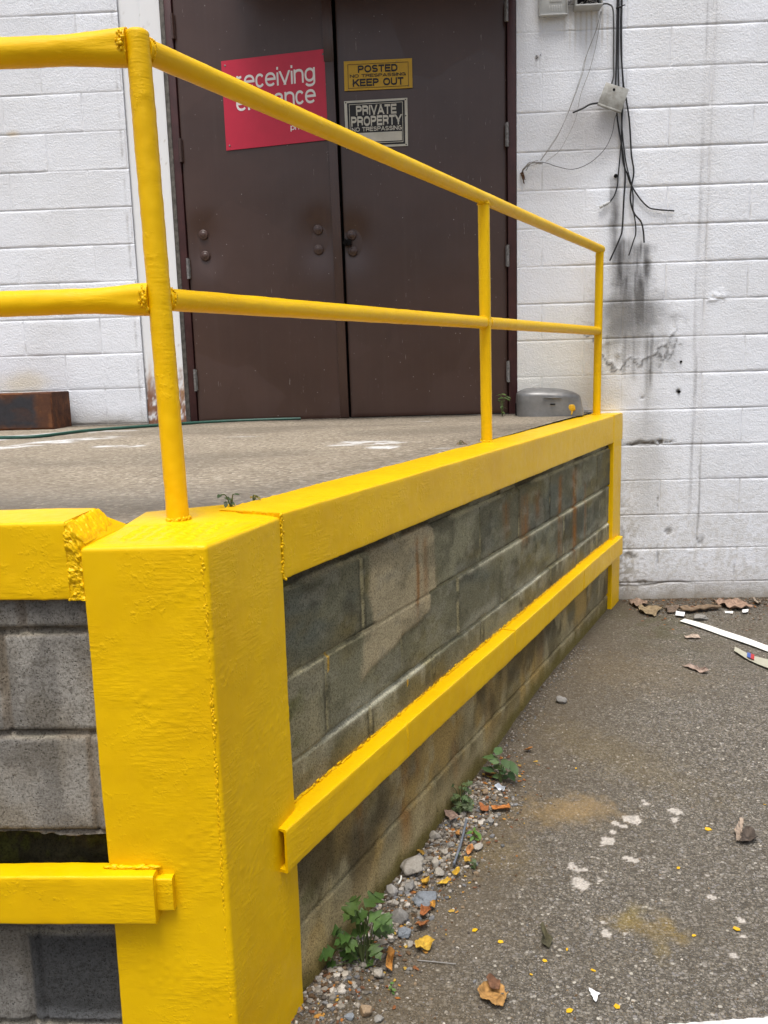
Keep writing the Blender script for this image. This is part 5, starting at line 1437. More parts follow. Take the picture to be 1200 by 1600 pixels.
w = MB(); a_, b_ = lamp_pt(-1.62, .066, .004), lamp_pt(-1.47, .066, .004); w.box(a_.x, b_.x, a_.y - .001, a_.y + .004, a_.z - .003, a_.z + .003); link('slot', w.mesh('slot'), DARK, lamp)
w = MB(); a_, b_ = lamp_pt(-1.80, .100, .004), lamp_pt(-1.28, .100, .004); w.tube([a_, b_], .0035, 6); link('raised_rib', w.mesh('rib', True), LAMP, lamp)
bm_ = [(lamp_pt(-1.00, .045, .001), (.022, .003, .020), 0), (lamp_pt(-1.00, .022, .001), (.004, .003, .014), 0), (lamp_pt(-1.02, .012, .002), (.0035, .003, .008), 0)]
link('paint_spot', lumps_mesh('ps', bm_, 2, .12, 3), YSPOT, lamp)
its = [(Vector((lc.x + .02 + .005 * i, lc.y - .035 + .001 * i, lc.z + .1385 - .0010 * i)), (.010, .014, .004), 0) for i in range(10)]
link('paint_spot', lumps_mesh('ps2', its, 2, .2, 4), YSPOT, lamp)
w = MB(); a_ = lamp_pt(3.05, .03, 0); w.box(a_.x - .004, a_.x + .004, a_.y - .02, a_.y + .02, lc.z + .005, lc.z + .07); link('side_tab', w.mesh('tab', bevel=.001), DARK, lamp)

# ================================================================== WEEDS
def leaf_vf(kind, size, o, nrm, ang, rg_, droop=.25):
    """one leaf blade: outline fan with a folded midrib; o = where the stalk joins"""
    nrm = Vector(nrm).normalized()
    ax = Vector((math.cos(ang), math.sin(ang), 0)); ax = (ax - nrm * ax.dot(nrm)).normalized()
    si = nrm.cross(ax)
    if kind == 'lobed':
        half = [(0, .03), (.10, .16), (.20, .34), (.30, .46), (.33, .24), (.42, .26), (.56, .50), (.66, .46), (.62, .24), (.70, .20), (.82, .28), (.88, .18), (.92, .09), (1.06, 0)]
    elif kind == 'toothed':
        half = [(0, .02), (.08, .14), (.18, .26), (.22, .24), (.32, .33), (.36, .29), (.48, .33), (.53, .27), (.64, .26), (.69, .20), (.80, .16), (.85, .10), (1, 0)]
    else:
        half = [(0, .02), (.12, .14), (.28, .24), (.45, .27), (.62, .23), (.80, .14), (.93, .05), (1, 0)]
    V, F = [], []
    def P(u, w_):
        k = u + rg_.gauss(0, .012)
        z = -droop * u * u + .35 * abs(w_) * .5 + .03 * math.sin(u * 9 + w_ * 5)
        return o + (ax * k + si * w_ + nrm * z) * size
    mid = [P(u, 0) for u, _ in half]
    L_ = [P(u, w_ * (1 + rg_.gauss(0, .08))) for u, w_ in half]; R_ = [P(u, -w_ * (1 + rg_.gauss(0, .08))) for u, w_ in half]
    n = len(half); V = mid + L_ + R_
    for i in range(n - 1):
        F.append((i, i + 1, n + i + 1, n + i)); F.append((i + 1, i, 2 * n + i, 2 * n + i + 1))
    return V, F
def weed(name_label, base, leaves, kind, green, seed, stems=1, group=None):
    """leaves: [(offset xyz, size)]; stems rise from base to feed them"""
    rg_ = random.Random(seed)
    base = Vector(base)
    root = thing('weed', base, name_label, 'weed', group or 'weeds growing at the dock')
    fm, cols, sm = MB(), [], MB()
    hubs = [base + Vector((rg_.gauss(0, .006), rg_.gauss(0, .006), 0)) for _ in range(stems)]
    for off, size in leaves:
        o = base + Vector(off)
        hb = min(hubs, key=lambda q: (q - o).to_2d().length)
        d = (o - hb); ang = math.atan2(d.y, d.x) + rg_.gauss(0, .5)
        nrm = Vector((rg_.gauss(0, .22) + d.x * 3 * .3, rg_.gauss(0, .22) - .35, 1))
        ax = Vector((math.cos(ang), math.sin(ang), 0))
        o2 = o - ax * size * .5
        mid = hb.lerp(o2, .5) + Vector((0, 0, .25 * abs(d.z) + .004))
        sm.tube(smooth_path([hb - UP * .006, mid, o2], 4), [.0016] * 4 + [.0013] * 4 + [.001], 5)
        v, f = leaf_vf(kind, size, o2, nrm, ang, rg_)
        fm.add(v, f); g = .75 + .5 * rg_.random(); y = rg_.random()
        cols += [(green[0] * g * (1 + .3 * y), green[1] * g, green[2] * g)] * len(v)
    me = mesh_of('foliage', fm.v, fm.f); set_col(me, np.array(cols))
    link('foliage', me, LEAF, root); link('stem', sm.mesh('stem', True), STEM, root)
    return root
def view_leaves(base, px, depth_jit, k, seed):
    """spread leaves over the survey's outline: (du, dv) right/up of the base in metres, each at its own distance"""
    rg_ = random.Random(seed); out = []
    for du, dv, s_ in px:
        dy = rg_.uniform(-depth_jit, depth_jit)
        out.append(((du, dy, max(.006, dv - dy * .25)), s_ * k))
    return out
b = (-0.1774, 2.0105); b = (b[0], b[1], zgf(*b))
S_ = .00182
big = [(-78 / 5, 78, 24), (-10, 70, 22), (18, 74, 30), (26, 58, 30), (-8, 56, 26), (-2, 36, 24), (28, 30, 26), (-48, 30, 24), (-26, 30, 22), (-50, 8, 24), (-26, 8, 28), (-20, -8, 24), (-4, -6, 16), (20, 14, 20), (4, -30, 22), (-18, -44, 20), (-44, -16, 14), (-32, -20, 14), (14, 44, 18), (36, 62, 18), (-14, 22, 18), (8, 10, 16), (-36, 18, 16), (38, 40, 16), (0, 66, 20)]
weed('largest lobed green weed at the foot of the dock beside the corner pillar', b, view_leaves(b, [((x - 4) * S_, (y + 12) * S_ * .95 + .015, s_) for x, y, s_ in big], .04, .0021, 1), 'lobed', (.050, .108, .022), 1, 5)
b = (0.2352, 2.9444); b = (b[0], b[1], zgf(*b)); K = 1 / 1362 * 3.0
weed('broad leaved weed, farthest along the foot of the dock', b, view_leaves(b, [(x * K, y * K + .01, s_) for x, y, s_ in ((-12, 36, 22), (4, 44, 20), (14, 32, 20), (26, 28, 26), (2, 20, 22), (-14, 14, 20), (10, 12, 18), (24, 10, 16), (0, 4, 14), (16, 2, 12), (-4, 30, 16))], .03, K * 1.15, 2), 'toothed', (.060, .125, .040), 2, 1)
b = (0.1021, 2.7474); b = (b[0], b[1], zgf(*b)); K = 1 / 1362 * 2.7
weed('bushy small leaved weed in the middle of the row along the dock', b, view_leaves(b, [(x * K, y * K + .006, s_) for x, y, s_ in [(rnd.uniform(-18, 20), rnd.uniform(0, 50), rnd.uniform(9, 15)) for _ in range(30)]], .035, K, 3), 'lobed', (.070, .120, .042), 3, 3)
b = (0.1345, 2.6018); b = (b[0], b[1], zgf(*b)); K = 1 / 1362 * 2.6
weed('small bright green seedling on the gravel in front of the bushy weed', b, view_leaves(b, [(x * K, y * K + .004, s_) for x, y, s_ in ((-8, 14, 13), (4, 16, 12), (10, 9, 14), (-4, 4, 11), (4, 2, 10), (0, 20, 9))], .015, K, 4), 'ovate', (.075, .16, .025), 4)
b = (0.0787, 2.4952); b = (b[0], b[1], zgf(*b))
weed('tiny pale seedling beside the blue grey stick', b, view_leaves(b, [(x * K, y * K + .003, s_) for x, y, s_ in ((-3, 6, 8), (3, 8, 7), (0, 2, 7))], .01, K, 5), 'ovate', (.08, .13, .05), 5)
b = (0.1239, 2.4533); b = (b[0], b[1], zgf(*b))
weed('tiny dark grassy seedling right of the stick end', b, view_leaves(b, [(x * K, y * K + .003, s_) for x, y, s_ in ((-3, 8, 9), (3, 5, 8), (1, 11, 8), (-1, 2, 8))], .01, K, 6), 'lobed', (.05, .09, .035), 6)
b = (-0.1067, 1.9184); b = (b[0], b[1], zgf(*b)); K = 1 / 1362 * 2.15
weed('little light green seedling right of the largest weed', b, view_leaves(b, [(x * K, y * K + .003, s_) for x, y, s_ in ((-3, 10, 8), (3, 6, 8), (0, 14, 7), (2, 1, 7))], .008, K, 7), 'ovate', (.06, .15, .02), 7)
q = (-0.4558, 1.9850); b = (q[0], q[1], 1.178); K = 1 / 1362 * 2.0
weed('dark weed sprig on the deck behind the corner pillar', b, view_leaves(b, [(x * K, y * K + .005, s_) for x, y, s_ in ((-13, 18, 12), (-6, 14, 11), (4, 10, 12), (12, 20, 10), (8, 5, 10), (-4, 4, 10), (-10, 8, 8))], .02, K, 8), 'toothed', (.030, .055, .014), 8)
q = (-0.4117, 2.0767); b = (q[0], q[1], 1.178)
weed('paint splashed weed tuft on the deck behind the beam joint', b, view_leaves(b, [(x * K, y * K + .004, s_) for x, y, s_ in ((-6, 6, 9), (2, 8, 10), (8, 5, 9), (0, 2, 9))], .02, K, 9), 'ovate', (.16, .13, .012), 9)
q = (0.4397, 4.8728); b = (q[0], q[1] - .01, DZ(0, q[1])); K = 1 / 1362 * 4.9
weed('weed sprouting at the foot of the right door', b, view_leaves(b, [(x * K, y * K + .005, s_) for x, y, s_ in ((-8, 32, 10), (-4, 27, 9), (2, 33, 9), (6, 26, 11), (-6, 22, 9), (9, 30, 8), (1, 22, 9), (-3, 14, 7), (4, 12, 7), (0, 6, 7))], .03, K, 10), 'ovate', (.060, .115, .025), 10)
q = (0.1446, 3.3312); b = (q[0], q[1] + .02, 1.185)
weed('dry tuft on the deck beside the middle post', b, view_leaves(b, [(x * K * .7, y * K * .7, s_ * .7) for x, y, s_ in ((-6, 4, 9), (2, 7, 9), (-2, 2, 9), (6, 3, 8))], .02, K, 11), 'ovate', (.13, .10, .05), 11)

# ================================================================== LOOSE THINGS ON THE ASPHALT
def stone(px, w_, h_, label, colr, seed, group='stones and rubble along the dock', flat=.7, name='stone'):
    x, y = px
    bv, bf = ico(4)
    rg_ = np.random.default_rng(seed)
    o = Vector((seed * 3.7, seed * 1.3, 0))
    V = []
    for q in bv:
        d = Vector(q)
        k = 1 + .40 * mnoise.noise(d * 1.1 + o) + .20 * mnoise.noise(d * 2.7 + o) + .10 * mnoise.noise(d * 6 + o) + .05 * mnoise.noise(d * 13 + o)
        # knock flats into it
        for i in range(8):
            n = Vector((mnoise.noise(o + Vector((i * 9, 0, 0))), mnoise.noise(o + Vector((0, i * 9, 0))), mnoise.noise(o + Vector((0, 0, i * 9))))).normalized()
            t_ = d.dot(n) * k
            if t_ > .66: k *= .66 / t_ * .92 + .08
        V.append((q[0] * w_ * k, q[1] * w_ * .8 * k, q[2] * h_ * k))
    z = zgf(x, y)
    lo = min(v[2] for v in V)
    me = mesh_of('stone', V, bf); set_col(me, np.tile(np.array(colr), (len(V), 1)) * (1 + .18 * (rg_.random(len(V)) - .5))[:, None])
    ob = link(name, me, STONE)
    ob.location = (x, y, z - lo * .62); ob.rotation_euler = (0, 0, seed)
    return tag(ob, label, 'stone', group)
PXM = 1 / 1362
PALE, GREY, BLU, TAN = (.36, .33, .28), (.25, .24, .22), (.20, .22, .24), (.30, .22, .14)
for i, (p, d, w_, h_, c, l) in enumerate([
    ((-0.0615, 2.4066), 2.45, 21, 16, PALE, 'biggest pale crumbled mortar chunk against the foot of the dock'),
    ((0.0066, 2.4468), 2.5, 9.5, 8, PALE, 'round pale stone just right of the biggest mortar chunk'),
    ((0.0046, 2.5952), 2.6, 10, 8, PALE, 'pale angular stone below the cardboard scrap'),
    ((0.1442, 2.5588), 2.55, 9, 6, PALE, 'whitish flat stone below the bright green seedling'),
    ((0.1936, 2.7026), 2.7, 8, 6, GREY, 'grey stone right of the bushy weed'),
    ((-0.1193, 2.2892), 2.35, 12, 9, (.40, .38, .35), 'smooth white stone left of the blue grey one'),
    ((-0.0215, 2.2802), 2.35, 21, 10, BLU, 'long blue grey stone across the gravel'),
    ((-0.0680, 2.3231), 2.38, 10, 8, GREY, 'knobbly grey stone between the white and blue grey ones'),
    ((-0.0944, 2.1818), 2.27, 14, 13, GREY, 'tall rough grey chunk behind the largest weed'),
    ((-0.0826, 2.1247), 2.22, 9, 7, BLU, 'bluish stone below the tall rough chunk'),
    ((-0.0665, 2.0908), 2.2, 7, 6, PALE, 'pale stone at the right edge of the largest weed'),
    ((-0.1441, 1.9727), 2.12, 11, 9, PALE, 'crumbly pale stone in front of the largest weed'),
    ((-0.1653, 1.8451), 2.02, 12, 9, TAN, 'tan stone nearest the camera by the pillar'),
    ((-0.2034, 2.0954), 2.2, 8, 7, GREY, 'grey stone half hidden in the leaves of the largest weed'),
    ((-0.2053, 1.8283), 2.0, 7, 5, BLU, 'small bluish stone left of the tan one'),
    ((-0.1369, 1.8268), 2.0, 7, 5, GREY, 'small grey stone right of the tan one'),
    ((0.0175, 2.4064), 2.45, 9, 6, PALE, 'pale stone under the round one'),
    ((-0.0424, 2.4745), 2.5, 7, 6, GREY, 'grey stone touching the top of the biggest chunk'),
    ((-0.1105, 2.2445), 2.3, 7, 6, PALE, 'pale pebble below the smooth white stone'),
    ((0.0588, 2.5521), 2.55, 6, 5, GREY, 'grey pebble left of the stick'),
    ((0.0376, 2.5166), 2.55, 7, 5, PALE, 'pale pebble in the middle of the gravel'),
    ((1.4715, 4.6430), 4.75, 10, 5, GREY, 'grey stone by the white tag at the foot of the white wall'),
    ((0.1881, 2.8633), 2.85, 6.5, 5.5, TAN, 'brown stone below the farthest weed'),
    ((0.5529, 3.5226), 3.6, 9, 5, GREY, 'flat grey stone at the foot of the dock towards the white wall')]):
    stone(p, w_ * d * PXM * 1.15, h_ * d * PXM * 1.15, l, c, i + 1)

# fine gravel, crumbs and litter nobody could count
rg = np.random.default_rng(11)
its, cols = [], []
pal = np.array([(.38, .34, .28), (.28, .25, .205), (.20, .18, .15), (.13, .11, .09), (.50, .46, .40), (.26, .19, .12), (.20, .20, .20), (.12, .075, .04)])
def along(s_, o): return A.x + DR.x * s_ + NRM.x * o, A.y + DR.y * s_ + NRM.y * o
for i in range(8500):
    u = rg.random()
    if u < .60: s_ = -.05 + 1.25 * rg.random() ** .9; o = -.015 + abs(rg.normal(0, .075))
    elif u < .78: s_ = 1.0 + 1.6 * rg.random(); o = -.01 + abs(rg.normal(0, .045))
    else: s_ = -.3 + 1.6 * rg.random(); o = abs(rg.normal(0, .17))
    x, y = along(s_, o)
    if y < 1.55 or y > DWALL: continue
    r_ = (.0013 + .0050 * rg.random() ** 4) * (1.25 if u < .6 else .75)
    its.append(((x, y, zgf(x, y) + r_ * .4), (r_ * (1 + .5 * rg.random()), r_, r_ * .75), rg.random() * 6))
    cols.append(pal[rg.integers(0, 8)] * (.6 + .45 * rg.random()))
for i in range(170):
    s_ = .02 + 1.15 * rg.random(); o = .0 + abs(rg.normal(.02, .055)); x, y = along(s_, o)
    r_ = .005 + .006 * rg.random() ** 2
    its.append(((x, y, zgf(x, y) + r_ * .35), (r_ * (1 + .4 * rg.random()), r_, r_ * .75), rg.random() * 6)); cols.append(pal[[0, 1, 0, 4, 2, 1][rg.integers(0, 6)]] * (.8 + .4 * rg.random()))
for i in range(1800):
    x = 1.15 + 1.4 * rg.random(); y = DWALL - abs(rg.normal(0, .22)) - .01
    r_ = .002 + .005 * rg.random() ** 3
    its.append(((x, y, zgf(x, y) + r_ * .4), (r_ * 1.3, r_, r_ * .6), rg.random() * 6)); cols.append(pal[[1, 2, 3, 5, 7, 7][rg.integers(0, 6)]] * .8)
for i in range(2600):
    x = -.3 + 2.3 * rg.random(); y = 1.75 + 3.2 * rg.random() ** 1.5
    if (x - A.x) * NRM.x + (y - A.y) * NRM.y < 0: continue
    r_ = .0012 + .0024 * rg.random() ** 3
    its.append(((x, y, zgf(x, y) + r_ * .3), (r_ * 1.3, r_, r_ * .6), rg.random() * 6)); cols.append(pal[rg.integers(0, 8)])
tag(link('gravel', lumps_mesh('gravel', its, 1, .3, 12, np.array(cols), False), STONE), 'loose gravel and crumbs along the foot of the dock', 'gravel', kind='stuff')
its, cols = [], []
opal = np.array([(.34, .13, .025), (.40, .20, .04), (.20, .075, .025), (.42, .27, .05), (.13, .06, .03)])
for i in range(620):
    u = rg.random()
    if u < .7: x, y = along(-.1 + 1.5 * rg.random(), abs(rg.normal(.02, .09)))
    else: x, y = 1.15 + 1.2 * rg.random(), DWALL - abs(rg.normal(.02, .30))
    if y < 1.6 or y > DWALL - .01: continue
    r_ = .0022 + .0050 * rg.random() ** 2.5
    its.append(((x, y, zgf(x, y) + .003), (r_ * 1.6, r_, .0010), rg.random() * 6)); cols.append(opal[rg.integers(0, 5) if u < .7 else [0, 2, 4, 4][rg.integers(0, 4)]])
tag(link('leaf_litter', lumps_mesh('litter', its, 1, .4, 13, np.array(cols), False), DRY), 'crumbled brown and orange leaf litter on the gravel', 'leaf litter', kind='stuff')

def scrap(name, pts, label, cat, colr, mat=None, th=.0022, curl=.012, seed=1, lift=.004, group=None, n=10):
    """thin irregular sheet: outline on the ground, gently curled"""
    cx = sum(p[0] for p in pts) / len(pts); cy = sum(p[1] for p in pts) / len(pts)
    m = len(pts)
    # ragged outline
    out = []
    rg_ = random.Random(seed)
    L_ = max(math.dist(pts[i], pts[(i + 1) % m]) for i in range(m))
    for i in range(m):
        a_, b_ = Vector(pts[i]), Vector(pts[(i + 1) % m])
        k = max(2, int(n * (b_ - a_).length / L_))
        nn = Vector((-(b_ - a_).y, (b_ - a_).x)).normalized() if (b_ - a_).length > 0 else Vector((0, 0))
        for j in range(k): out.append(a_.lerp(b_, j / k) + nn * (rg_.gauss(0, .02) * L_ if j else 0))
    V, F = [], []
    rings = 8; q = len(out)
    z0 = zgf(cx, cy)
    for side_ in (0, 1):
        for r_ in range(rings + 1):
            t_ = r_ / rings
            for p in out:
                x, y = cx + (p.x - cx) * t_, cy + (p.y - cy) * t_
                z = max(zgf(x, y), z0 - .002) + lift + curl * (.5 + mnoise.noise(Vector((x * 30 + seed * 5, y * 30, 0))) * 1.2) * t_ ** 1.4 + .004 * mnoise.noise(Vector((x * 70, y * 70 + seed, 0)))
                V.append((x - cx, y - cy, z - z0 + (th if side_ else 0)))
    k = (rings + 1) * q
    for side_ in (0, 1):
        for r_ in range(rings):
            for i in range(q):
                a_ = side_ * k + r_ * q + i; b_ = side_ * k + r_ * q + (i + 1) % q
                F.append((a_, b_, b_ + q, a_ + q))
    for i in range(q): F.append((rings * q + i, rings * q + (i + 1) % q, k + rings * q + (i + 1) % q, k + rings * q + i))
    me = mesh_of(name, V, F); bm = bmesh.new(); bm.from_mesh(me); bmesh.ops.remove_doubles(bm, verts=bm.verts, dist=1e-5); bmesh.ops.recalc_face_normals(bm, faces=bm.faces); bm.to_mesh(me); bm.free()
    if mat is None: set_col(me, np.tile(np.array(colr) * .82 + .012, (len(me.vertices), 1)) * np.clip(1 + 1.5 * (fbm(np.array([v.co.x for v in me.vertices]) * 130, np.array([v.co.y for v in me.vertices]) * 130, seed, 3) - .5), .25, 1.6)[:, None])
    ob = link(name, me, mat or DRY); ob.location = (cx, cy, z0)
    return tag(ob, label, cat, group)
CB = (.26, .175, .12)
WB = 'cardboard and scraps at the foot of the white wall'
scrap('cardboard_scrap', [(1.1679, 4.9670), (1.2384, 5.0461), (1.2807, 4.9333), (1.1867, 4.8459)], 'brown cardboard flap in the corner by the wall post', 'cardboard', CB, seed=1, curl=.018, lift=.008, group=WB)
scrap('cardboard_scrap', [(1.1965, 4.8715), (1.3351, 4.8376), (1.2406, 4.6792), (1.1830, 4.7565)], 'tan crumpled cardboard in front of the corner flap', 'cardboard', (.27, .20, .11), seed=2, curl=.018, lift=.006, group=WB)
scrap('cardboard_scrap', [(1.3455, 4.8631), (1.4305, 4.8715), (1.3841, 4.7582), (1.3288, 4.7487)], 'dark cardboard scrap left of the flat plank', 'cardboard', (.16, .115, .08), seed=3, curl=.02, group=WB)
scrap('wood_plank', [(1.4087, 4.8077), (1.6319, 4.8404), (1.6416, 4.7948), (1.4116, 4.7442)], 'thin brown plank lying along the foot of the white wall', 'plank', (.22, .15, .09), seed=4, curl=.012, lift=.01, th=.012, group=WB)
scrap('cardboard_scrap', [(1.6311, 4.9265), (1.7674, 4.9866), (1.8312, 4.8227), (1.7098, 4.7783)], 'largest buckled cardboard sheet at the wall on the right', 'cardboard', (.33, .215, .15), seed=5, curl=.02, lift=.010, group=WB)
scrap('cardboard_scrap', [(1.8731, 4.9665), (1.9284, 4.9496), (1.8661, 4.8598)], 'small pale cardboard corner at the far right of the wall', 'cardboard', (.36, .29, .22), seed=6, curl=.03, group=WB)
scrap('paper_tag', [(1.3824, 4.7646), (1.4218, 4.7311), (1.3990, 4.6648), (1.3582, 4.6913)], 'white tag lying at the end of the long white strip', 'paper tag', None, PAPER, seed=7, curl=.004, th=.004, lift=.010, n=4)
scrap('paper_tag', [(1.7510, 4.7760), (1.7824, 4.7806), (1.7624, 4.7252), (1.7314, 4.7207)], 'small white tag below the largest cardboard sheet', 'paper tag', None, PAPER, seed=8, curl=.004, th=.004, lift=.010, n=4)
scrap('plastic_sliver', [(1.6484, 4.7627), (1.6973, 4.7726), (1.6846, 4.7356), (1.6415, 4.7317)], 'white plastic sliver in front of the buckled cardboard', 'plastic scrap', None, WPLAST, seed=9, curl=.004, n=4)
scrap('paper_scrap', [(1.3049, 4.3418), (1.3763, 4.3544), (1.3794, 4.3018), (1.2961, 4.3004)], 'torn pale paper scrap below the white strip', 'paper scrap', (.42, .33, .26), seed=10, curl=.012)
scrap('bark_scrap', [(1.1688, 3.9043), (1.2187, 3.9155), (1.2338, 3.8510), (1.2630, 3.8168), (1.2441, 3.7929), (1.1997, 3.8522)], 'long pale bark scrap lying alone on the asphalt', 'bark scrap', (.42, .31, .25), seed=11, curl=.014)
scrap('cardboard_scrap', [(0.0404, 2.7073), (0.0662, 2.7108), (0.0883, 2.6778), (0.0598, 2.6454)], 'square brown cardboard scrap at the bushy weed', 'cardboard', (.30, .20, .15), seed=12, curl=.006, lift=.022, n=4, group=WB)
scrap('foil_scrap', [(0.2222, 2.8976), (0.2442, 2.9168), (0.2662, 2.9088), (0.2569, 2.8818), (0.2370, 2.8859)], 'crumpled shiny foil scrap below the farthest weed', 'foil scrap', None, FOIL, seed=13, curl=.014, th=.003)
scrap('paper_scrap', [(0.3753, 1.9298), (0.3907, 1.9211), (0.4004, 1.9157), (0.3833, 1.8833), (0.3789, 1.8917)], 'white torn paper triangle on the asphalt', 'paper scrap', None, PAPER, seed=14, curl=.004, n=6)
LV = 'dry leaves and bark bits on the gravel'
for i, (pts, c, l) in enumerate([
    ([(-0.0325, 2.2623), (-0.0106, 2.2653), (-0.0074, 2.2215), (-0.0290, 2.1931), (-0.0396, 2.1987)], (.34, .11, .025), 'rust orange curled leaf below the blue grey stone'),
    ([(-0.0106, 2.2653), (0.0056, 2.2535), (0.0016, 2.2302), (-0.0091, 2.2330)], (.50, .24, .03), 'small orange leaf piece touching the rust orange one'),
    ([(-0.0535, 2.1571), (-0.0308, 2.1792), (-0.0133, 2.1627), (-0.0395, 2.1382)], (.33, .12, .03), 'reddish brown leaf under the rust orange one'),
    ([(-0.1195, 2.0500), (-0.1027, 2.0476), (-0.1085, 1.9730), (-0.1251, 1.9822)], (.50, .22, .035), 'long orange bark piece beside the largest weed'),
    ([(-0.0528, 2.0755), (-0.0291, 2.1065), (0.0014, 2.0859), (-0.0124, 2.0656), (-0.0493, 2.0528)], (.62, .38, .035), 'patch of yellow paint peelings near the largest weed'),
    ([(0.2018, 2.7800), (0.2641, 2.7945), (0.2659, 2.7684), (0.2065, 2.7577)], (.48, .17, .030), 'long orange bark piece below the foil scrap'),
    ([(0.1623, 2.7766), (0.1955, 2.7838), (0.1905, 2.7467), (0.1644, 2.7432)], (.36, .12, .03), 'orange brown bark piece left of the long one'),
    ([(0.3547, 3.1499), (0.3819, 3.1539), (0.3865, 3.1321), (0.3624, 3.1324)], (.46, .19, .04), 'orange leaf bit right of the farthest weed'),
    ([(0.1041, 2.5270), (0.1251, 2.5447), (0.1303, 2.5305), (0.1092, 2.5093)], (.46, .20, .06), 'tan orange bark bit below the bright seedling'),
    ([(-0.0566, 2.5134), (-0.0446, 2.5134), (-0.0246, 2.4815), (-0.0325, 2.4710)], (.44, .26, .04), 'yellowish bark strip above the biggest chunk'),
    ([(0.0090, 2.3545), (0.0434, 2.3705), (0.0487, 2.3577), (0.0145, 2.3450)], (.58, .36, .03), 'long yellow paint peeling on the gravel'),
    ([(-0.0344, 2.3545), (-0.0117, 2.3577), (-0.0119, 2.3387), (-0.0325, 2.3356)], (.58, .34, .03), 'yellow paint peeling above the blue grey stone'),
    ([(0.0556, 2.3965), (0.0775, 2.4163), (0.0806, 2.3997), (0.0610, 2.3867)], (.62, .38, .03), 'bright yellow peeling below the stick end'),
    ([(0.0956, 2.4741), (0.1155, 2.4775), (0.1147, 2.4637), (0.0969, 2.4603)], (.54, .32, .03), 'small yellow peeling right of the stick'),
    ([(0.0733, 2.6164), (0.0880, 2.6200), (0.0888, 2.5912), (0.0766, 2.5949)], (.44, .20, .04), 'orange bark bit below the square cardboard')]):
    scrap('leaf_scrap', pts, l, 'leaf scrap', c, seed=20 + i, curl=.016, th=.0016, lift=.010, group=LV, n=7)
# curled leaves out on the asphalt
scrap('dry_leaf', [(0.1020, 1.9112), (0.1193, 1.9357), (0.1454, 1.9471), (0.1691, 1.9294), (0.1763, 1.8901), (0.1597, 1.8604), (0.1328, 1.8664), (0.1099, 1.8896)], 'large curled orange brown leaf at the bottom of the photo', 'dry leaf', (.40, .215, .06), seed=41, curl=.024, th=.0016, lift=.003, n=14)
scrap('leaf_curl', [(0.1256, 1.9357), (0.1393, 1.9493), (0.1601, 1.9337), (0.1550, 1.9116), (0.1336, 1.9158)], 'dark folded tip lying on the large orange brown leaf', 'dry leaf', (.16, .07, .03), seed=42, curl=.018, th=.0016, lift=.020, n=6)
scrap('dry_leaf', [(0.9753, 2.6472), (1.0103, 2.7008), (1.0214, 2.6971), (1.0022, 2.6542), (0.9782, 2.5974), (0.9598, 2.5905)], 'pale tan half of the curled leaf at the right edge', 'dry leaf', (.36, .28, .21), seed=43, curl=.016, th=.0016, lift=.006, n=14)
scrap('dry_leaf', [(0.9881, 2.6257), (1.0182, 2.6648), (1.0348, 2.6433), (1.0286, 2.5937), (0.9944, 2.5762), (0.9680, 2.5798)], 'dark brown half of the curled leaf at the right edge', 'dry leaf', (.075, .055, .040), seed=44, curl=.022, th=.0016, lift=.006, n=14)
scrap('moss_clump', [(0.2863, 2.1663), (0.2957, 2.1718), (0.3035, 2.1288), (0.3141, 2.1079), (0.3003, 2.0822), (0.2810, 2.0872), (0.2902, 2.1182)], 'dark green brown leaf tuft lying on the asphalt', 'dry leaf', (.065, .058, .025), seed=45, curl=.022, th=.002, lift=.003, n=6)
# bright yellow paint flakes: one kind, nothing tells most of them apart
FL = [((0.3467, 2.0798), 5), ((0.2823, 2.0360), 4), ((0.3995, 1.9995), 4), ((0.1103, 2.1576), 6), ((0.1755, 2.1099), 5), ((0.4317, 1.8752), 4), ((0.7415, 2.4551), 5), ((0.6916, 2.1380), 4), ((0.8135, 2.1651), 5), ((0.5335, 3.0335), 4), ((0.1161, 3.0510), 4), ((0.2416, 1.9845), 4), ((0.3174, 1.8617), 5), ((0.8957, 2.6655), 6), ((1.1303, 2.8059), 4)]
me0 = None
for i, (c, r_) in enumerate(FL):
    a_ = r_ * 2.3 / 1362 * (.55 + .5 * ((i * 37) % 11) / 11)
    if me0 is None:
        v = [(-1, -.7, 0), (.2, -.9, .15), (1, .1, .45), (.3, .9, .2), (-.7, .6, .05), (-.2, 0, .25)]
        v2 = v + [(q[0], q[1], q[2] + .18) for q in v]
        f = []
        for k in range(5): f += [(k, (k + 1) % 5, 5), ((k + 1) % 5 + 6, k + 6, 11), (k, k + 6, (k + 1) % 5 + 6, (k + 1) % 5)]
        me0 = mesh_of('flake', v2, f, False); fixnormals(me0)
        o = link('paint_flake', me0, YSPOT); src_flake = o
    else:
        o = src_flake.copy(); COL.objects.link(o)
    o.location = (c[0], c[1], zgf(*c) + .002); o.scale = (a_ * (.7 + .9 * ((i * 53) % 7) / 7), a_ * 1.3, a_ * .7); o.rotation_euler = (0, 0, i * 2.1)
    tag(o, 'small bright yellow paint flake on the asphalt', 'paint flake', 'yellow paint flakes on the asphalt')

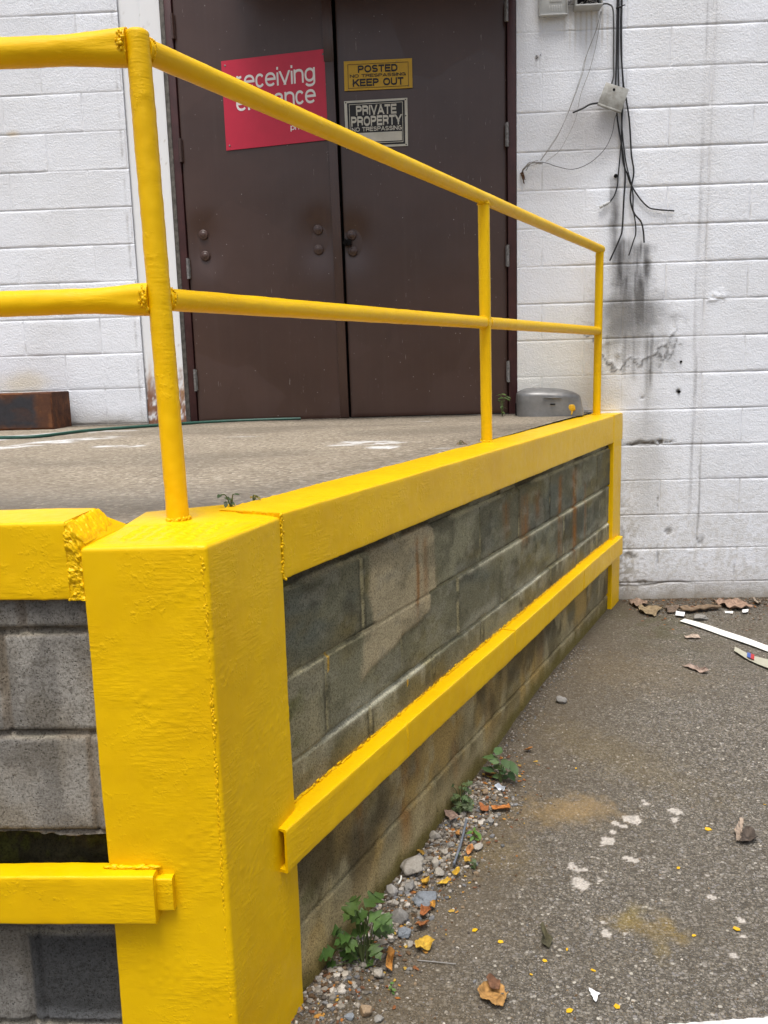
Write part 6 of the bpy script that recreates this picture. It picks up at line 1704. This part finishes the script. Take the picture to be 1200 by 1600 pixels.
# sticks
def stick(a_, b_, r_, mat, label, z=.006, name='stick', bow=.003):
    pts = []
    for i in range(7):
        t_ = i / 6
        x, y = a_[0] + (b_[0] - a_[0]) * t_, a_[1] + (b_[1] - a_[1]) * t_
        pts.append((x + bow * math.sin(t_ * 3), y, zgf(x, y) + z))
    return tag(tube(name, pts, r_, mat, None, 7), label, 'stick')
stick((0.1135, 2.6740), (0.0629, 2.4399), .0042, PIPEG, 'thin blue grey stick lying on the gravel', .020)
stick((0.2685, 2.8170), (0.3134, 2.8053), .0013, THIN, 'pale straw on the asphalt by the orange bark', .003, 'straw')
stick((-0.0458, 2.0306), (0.0530, 2.0190), .0014, THIN, 'long pale straw right of the orange bark piece', .005, 'straw')
stick((-0.1014, 2.3107), (-0.0948, 2.3482), .0028, WPLAST, 'short white stick standing by the smooth white stone', .022, 'stick')
stick((0.1965, 2.9807), (0.2422, 2.9722), .0035, BROWNW, 'short brown twig under the farthest weed', .008, 'twig')

# long white strip and the printed strip, both flat plastic bands lying on edge of the litter
def band(name, up_, lo_, mat, label, th=.002, lift=.008, n=40):
    V, F = [], []
    U_, L_ = smooth_path([(*q, 0) for q in up_], 10), smooth_path([(*q, 0) for q in lo_], 10)
    m = min(len(U_), len(L_))
    for side_ in (0, 1):
        for i in range(m):
            for t_ in (0, .5, 1):
                q = U_[i].lerp(L_[i], t_)
                V.append((q.x, q.y, zgf(q.x, q.y) + lift + .0015 * math.sin(i * .35) + side_ * th))
    k = m * 3
    for side_ in (0, 1):
        for i in range(m - 1):
            for j in range(2):
                a_ = side_ * k + i * 3 + j; F.append((a_, a_ + 1, a_ + 4, a_ + 3))
    rim = [(i * 3, i * 3 + 3) for i in range(m - 1)] + [(i * 3 + 2, i * 3 + 5) for i in range(m - 1)] + [(0, 1), (1, 2), (k - 3, k - 2), (k - 2, k - 1)]
    for a_, b_ in rim: F.append((a_, b_, b_ + k, a_ + k))
    me = mesh_of(name, V, F); fixnormals(me); sharp(me)
    return link(name, me, mat)
o = band('white_strip', [(1.3938, 4.6350), (1.4943, 4.4908), (1.5792, 4.3188), (1.6567, 4.1642), (1.7437, 4.0061)], [(1.3551, 4.5955), (1.4569, 4.4151), (1.5388, 4.2487), (1.6244, 4.0797), (1.7074, 3.9191)], WPLAST, '')
tag(o, 'long white plastic strip on the asphalt near the wall', 'plastic strip')
o = band('printed_strip', [(1.4927, 4.1517), (1.5178, 4.0515), (1.5764, 3.9545), (1.6548, 3.8612)], [(1.4685, 4.0907), (1.4862, 3.9801), (1.5328, 3.8405), (1.6000, 3.7276)], mat_plain('yellowed strip', (.42, .41, .32), .5, .4, 0, .1), '', .002, .010)
tag(o, 'yellowed strip with a small blue and red printed mark', 'plastic strip')
def patch(name, q4, mat, parent, lift):
    V = [(x, y, zgf(x, y) + lift) for x, y in q4] + [(x, y, zgf(x, y) + lift - .002) for x, y in q4]
    me = mesh_of(name, V, BOXF, False); fixnormals(me)
    return link(name, me, mat, parent)
patch('print_mark', [(1.5147, 4.0470), (1.5244, 4.0283), (1.4987, 3.9619), (1.4907, 3.9844)], BLUEP, o, .0185)
patch('print_mark', [(1.5244, 4.0283), (1.5339, 4.0097), (1.5066, 3.9396), (1.4987, 3.9619)], REDP, o, .0185)
